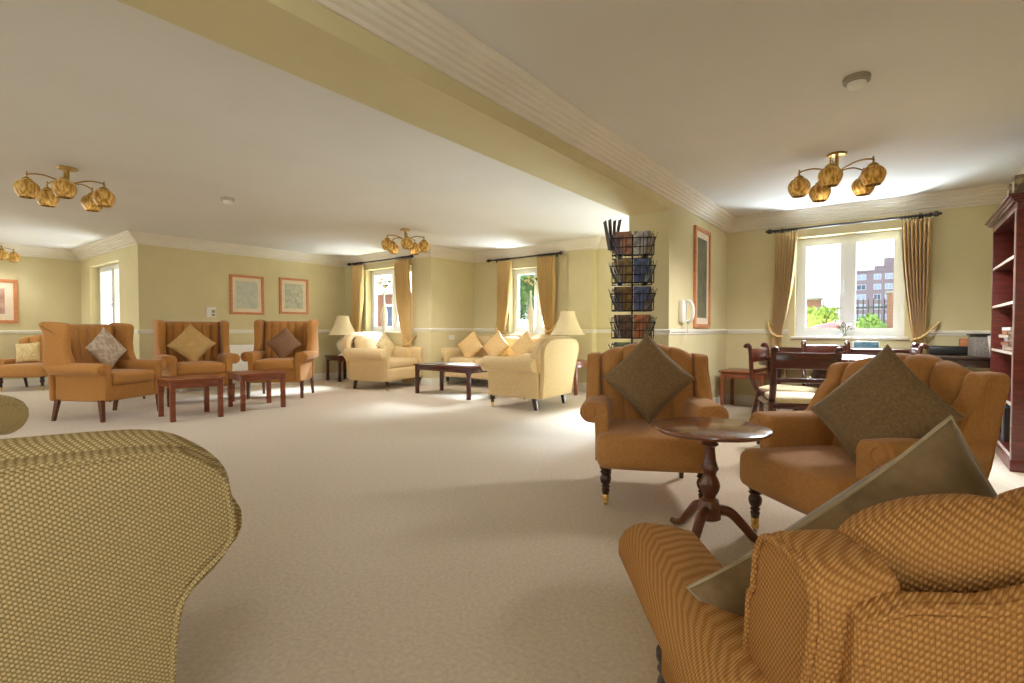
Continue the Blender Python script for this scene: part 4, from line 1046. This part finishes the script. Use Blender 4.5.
# ================================================================== outside
bm = bmesh.new(); b2(bm, -120, 120, -60, 260, -.5, -.3); struct(finish(bm, 'ground', m_pave))
def foliage(name, label, cat, c, s, n, leaf, mat, core=True, mats=None, parent=None):
    bm = bmesh.new()
    if core:
        res = bmesh.ops.create_icosphere(bm, subdivisions=4, radius=1)
        for v in res['verts']:
            d = 1+.12*math.sin(v.co.x*7+1)*math.sin(v.co.y*6)+.1*math.sin(v.co.z*9)
            q = v.co*.86*d
            if cat == 'hedge': q = Vector((max(-.9, min(.9, v.co.x*1.6)), max(-.85, min(.85, v.co.y*1.6)), max(-.95, min(.9, v.co.z*1.6))))
            v.co = Vector((q.x*s[0], q.y*s[1], q.z*s[2]))
    for i in range(n):
        if cat == 'hedge':
            p = Vector((random.uniform(-1, 1), random.uniform(-1, 1), random.uniform(-1, 1))); ax = random.choice((0, 1, 2)); p[ax] = math.copysign(random.uniform(.86, 1.02), random.uniform(-1, 1))
        else:
            p = Vector((random.gauss(0, 1), random.gauss(0, 1), random.gauss(0, 1))).normalized()*random.uniform(.72, 1.06)
        p = Vector((p.x*s[0], p.y*s[1], p.z*s[2]))
        mx = T(*p) @ Euler((random.uniform(0, 6), random.uniform(0, 6), random.uniform(0, 6))).to_matrix().to_4x4(); l_ = leaf*random.uniform(.6, 1.3)
        bm.faces.new([bm.verts.new(mx @ Vector(q)) for q in ((-l_, 0, 0), (0, -l_*.5, 0), (l_, 0, 0), (0, l_*.5, 0))])
    me = bpy.data.meshes.new(name); bm.to_mesh(me); bm.free(); me.materials.append(mat)
    o = bpy.data.objects.new(name, me); C.objects.link(o); o.location = c
    if parent: o.parent = parent
    elif label: tag(o, label, cat)
    return o
foliage('hedge', 'clipped green hedge outside the left pane of dining window', 'hedge', (-2.45, 10.9, .52), (1.5, .35, .86), 9000, .05, m_leafy)
for x, y, s, mt, lb in ((-.42, 10.7, (.33, .4, .8), m_leaf, 'loose green shrub outside right pane of the dining window, left one'), (.36, 10.75, (.3, .4, .68), m_leafy, 'yellow green shrub outside the right pane of the dining window'), (1.15, 10.7, (.38, .4, .72), m_leafd, 'dark green shrub outside behind right curtain')):
    foliage('shrub', lb, 'shrub', (x, y, .45), s, 2600, .05, mt)
def tree(label, x, y, h, cr_, mat, n=2500, leaf=.2):
    t = thing('tree', label, 'tree', (x, y, -.3))
    bm = bmesh.new(); tube(bm, curve_pts([(0, 0, 0), (.05, .02, h*.35), (-.03, 0, h*.7)], 4), .12*h/5, 8); tube(bm, [(0, 0, h*.4), (cr_[0]*.5, 0, h*.75)], .05*h/5, 6); tube(bm, [(0, 0, h*.45), (-cr_[0]*.5, .1, h*.8)], .05*h/5, 6); finish(bm, 'trunk', m_walnut, t)
    foliage('crown', None, 'tree', (0, 0, h*.78), cr_, n, leaf, mat, True, None, t)
tree('tree showing at left edge of the dining window', -3.75, 19, 3.6, (.75, .75, .75), m_leafd, 1800, .09)
tree('low distant tree behind fence, beyond left pane of dining window', -8.2, 60, 3.4, (3.0, 2, 1.3), m_leafd, 2500, .22)
tree('leafy tree beyond the bright window behind the sofa', -18.5, 24, 5.0, (3.2, 2.5, 1.9), m_leafd, 5000, .16)
tree('small tree beyond parked cars outside the bright window', -14.2, 22, 3.2, (1.1, 1, .9), m_leaf, 2500, .12)
def pier(label, x, y, h, w_):
    t = thing('brick_pillar', label, 'pillar', (x, y, -.3)); bm = bmesh.new(); b2(bm, -w_/2, w_/2, -w_/2, w_/2, 0, h, .004); finish(bm, 'shaft', m_brick, t)
    bm = bmesh.new(); b2(bm, -w_/2-.03, w_/2+.03, -w_/2-.03, w_/2+.03, h, h+.05, .01); finish(bm, 'cap_stone', m_pave, t)
pier('brick gate pillar beyond hedge, outside left pane of dining window', -1.52, 13, 1.96, .27)
pier('brick pillar beside railings, outside the right pane of dining window', -.06, 13, 2.04, .3)
t = thing('railing_fence', 'black metal railings between two brick pillars outside', 'fence', (-.78, 13, -.3))
bm = bmesh.new(); b2(bm, -.58, .55, -.015, .015, .3, .34); b2(bm, -.58, .55, -.015, .015, 1.75, 1.79); finish(bm, 'rail', m_black, t)
for k in range(13):
    bm = bmesh.new(); x = -.56+k*.09; tube(bm, [(x, 0, 0), (x, 0, 1.9)], .012, 6); lathe(bm, [(.008, 1.9), (.014, 1.92), (.001, 1.97)], 6, T(x, 0, 0)); finish(bm, 'bar', m_black, t)
# block of flats
t = thing('apartment_block', 'distant brown block of flats beyond the dining window', 'building', (0, 150, -.3))
bm = bmesh.new(); b2(bm, -9, 22, 0, 14, 0, 15.4, .0); b2(bm, -9.2, 22.2, -.2, 14.2, 15.4, 15.8); finish(bm, 'wall', m_block, t)
bm = bmesh.new(); b2(bm, -3.3, 9, 3, 10, 15.8, 18.8); b2(bm, -5.2, -3.3, 3, 8, 15.8, 17.0); finish(bm, 'roof_house', m_block, t)
m_wg = M_plain('pale_window', (130, 140, 156), .3); m_wf = M_plain('white_frame', (160, 164, 170), .5)
for rw in range(6):
    for cl in range(9):
        x = -7.6+cl*2.7+(.5 if cl % 2 else 0); z = 1.4+rw*2.4; wd = 1.5 if cl % 3 else 2.0
        bm = bmesh.new(); b2(bm, x-wd/2, x+wd/2, -.06, .02, z, z+1.35); f = finish(bm, 'window', m_wf, t)
        bm = bmesh.new()
        b2(bm, x-wd/2+.15, x-.06, -.09, -.05, z+.15, z+1.2); b2(bm, x+.06, x+wd/2-.15, -.09, -.05, z+.15, z+1.2); finish(bm, 'pane', m_wg if (rw*7+cl*3) % 4 else m_carb, f)
# cars
def car(label, loc, rz, paint):
    t = thing('car', label, 'car', loc, rz)
    o = smooth_outline([(-2.05, .3), (-2.1, .6), (-1.95, .88), (-1.35, .97), (-.75, 1.38), (.35, 1.42), (1.1, 1.3), (1.75, .95), (2.05, .85), (2.1, .5), (2.0, .28), (0, .24)], 4)
    bm = bmesh.new(); slab(bm, o, 1.66, .12, T(0, .83, 0) @ Matrix(((1, 0, 0, 0), (0, 0, -1, 0), (0, 1, 0, 0), (0, 0, 0, 1)))); finish(bm, 'body', paint, t)
    g_ = smooth_outline([(-1.2, .98), (-.72, 1.3), (.33, 1.34), (1.02, 1.22), (1.4, .98)], 4)
    for s in (-1, 1):
        bm = bmesh.new(); slab(bm, g_, .02, .004, T(0, s*.835+.01, 0) @ Matrix(((1, 0, 0, 0), (0, 0, -1, 0), (0, 1, 0, 0), (0, 0, 0, 1)))); finish(bm, 'side_window', m_carb, t)
        for x in (-1.3, 1.3):
            bm = bmesh.new(); lathe(bm, [(.1, -.1), (.3, -.1), (.33, -.06), (.33, .06), (.3, .1), (.1, .1)], 24, T(x, s*.76, .33) @ RX(PI/2)); finish(bm, 'wheel', m_tyre, t)
car('silver car parked outside the bright window behind the sofa', (-10.3, 15.2, -.3), R(160), m_carw)
car('second silver car further along outside bright window', (-10.6, 19.5, -.3), R(150), m_carw)
t = thing('garden_parasol', 'red garden parasol low outside the left pane of dining window', 'parasol', (-.84, 9.4, -.3))
bm = bmesh.new(); lathe(bm, [(.56, 1.24), (.4, 1.31), (.2, 1.385), (.03, 1.42), (.03, 1.41), (.2, 1.375), (.4, 1.30), (.555, 1.23)], 24, cap=False); finish(bm, 'canopy', m_red, t)
bm = bmesh.new(); tube(bm, [(0, 0, 0), (0, 0, 1.43)], .018, 10); finish(bm, 'pole', m_upvc, t)
bm = bmesh.new(); lathe(bm, [(.2, 0), (.2, .05), (.05, .08), (.03, .15)], 20); finish(bm, 'base', m_pave, t)
# neighbouring brick house outside left curtained window
t = thing('brick_house', 'neighbouring brick house wall outside the left curtained window', 'building', (-16.4, 11.6, -.3))
bm = bmesh.new(); b2(bm, -5, 3.4, 0, 4, 0, 2.55); finish(bm, 'wall', m_brick, t)
bm = bmesh.new(); b2(bm, -5.2, 3.6, -.4, 4.2, 2.55, 2.75, .02); finish(bm, 'eaves', m_upvc, t)
bm = bmesh.new(); vs = [bm.verts.new(v_) for v_ in ((-5.2, -.4, 2.75), (3.6, -.4, 2.75), (3.6, 4.2, 2.75), (-5.2, 4.2, 2.75), (-5.2, 1.9, 4.4), (3.6, 1.9, 4.4))]
for f in ((0, 1, 5, 4), (2, 3, 4, 5), (0, 4, 3), (1, 2, 5), (0, 3, 2, 1)): bm.faces.new([vs[i] for i in f])
finish(bm, 'roof', M_plain('pale_tiles', (214, 196, 176)), t)
for x in (-3.4, -1.2, .6, 2.3):
    bm = bmesh.new(); b2(bm, x-.45, x+.45, -.05, .05, .5, 2.2); f = finish(bm, 'window', m_upvc, t)
    bm = bmesh.new(); b2(bm, x-.38, x+.38, -.07, -.05, .57, 2.13); finish(bm, 'pane', m_carb, f)
# cream wall opposite the far left window
t = thing('garden_wall', 'cream rendered wall outside the far left window', 'wall', (-12.6, 5.8, -.3)); bm = bmesh.new(); b2(bm, -3.5, 1.6, 0, .2, 0, 3.4); finish(bm, 'panel', m_ceram, t)
bm = bmesh.new(); b2(bm, -3.55, 1.65, -.05, .25, 3.4, 3.48, .01); finish(bm, 'coping', m_pave, t)
d_ = copy_thing(dc, (-8.86, 2.36, 0), R(0), 'dark wooden chair showing behind the leftmost wing chair, near wall corner'); d_.scale = (.92, .92, .92)
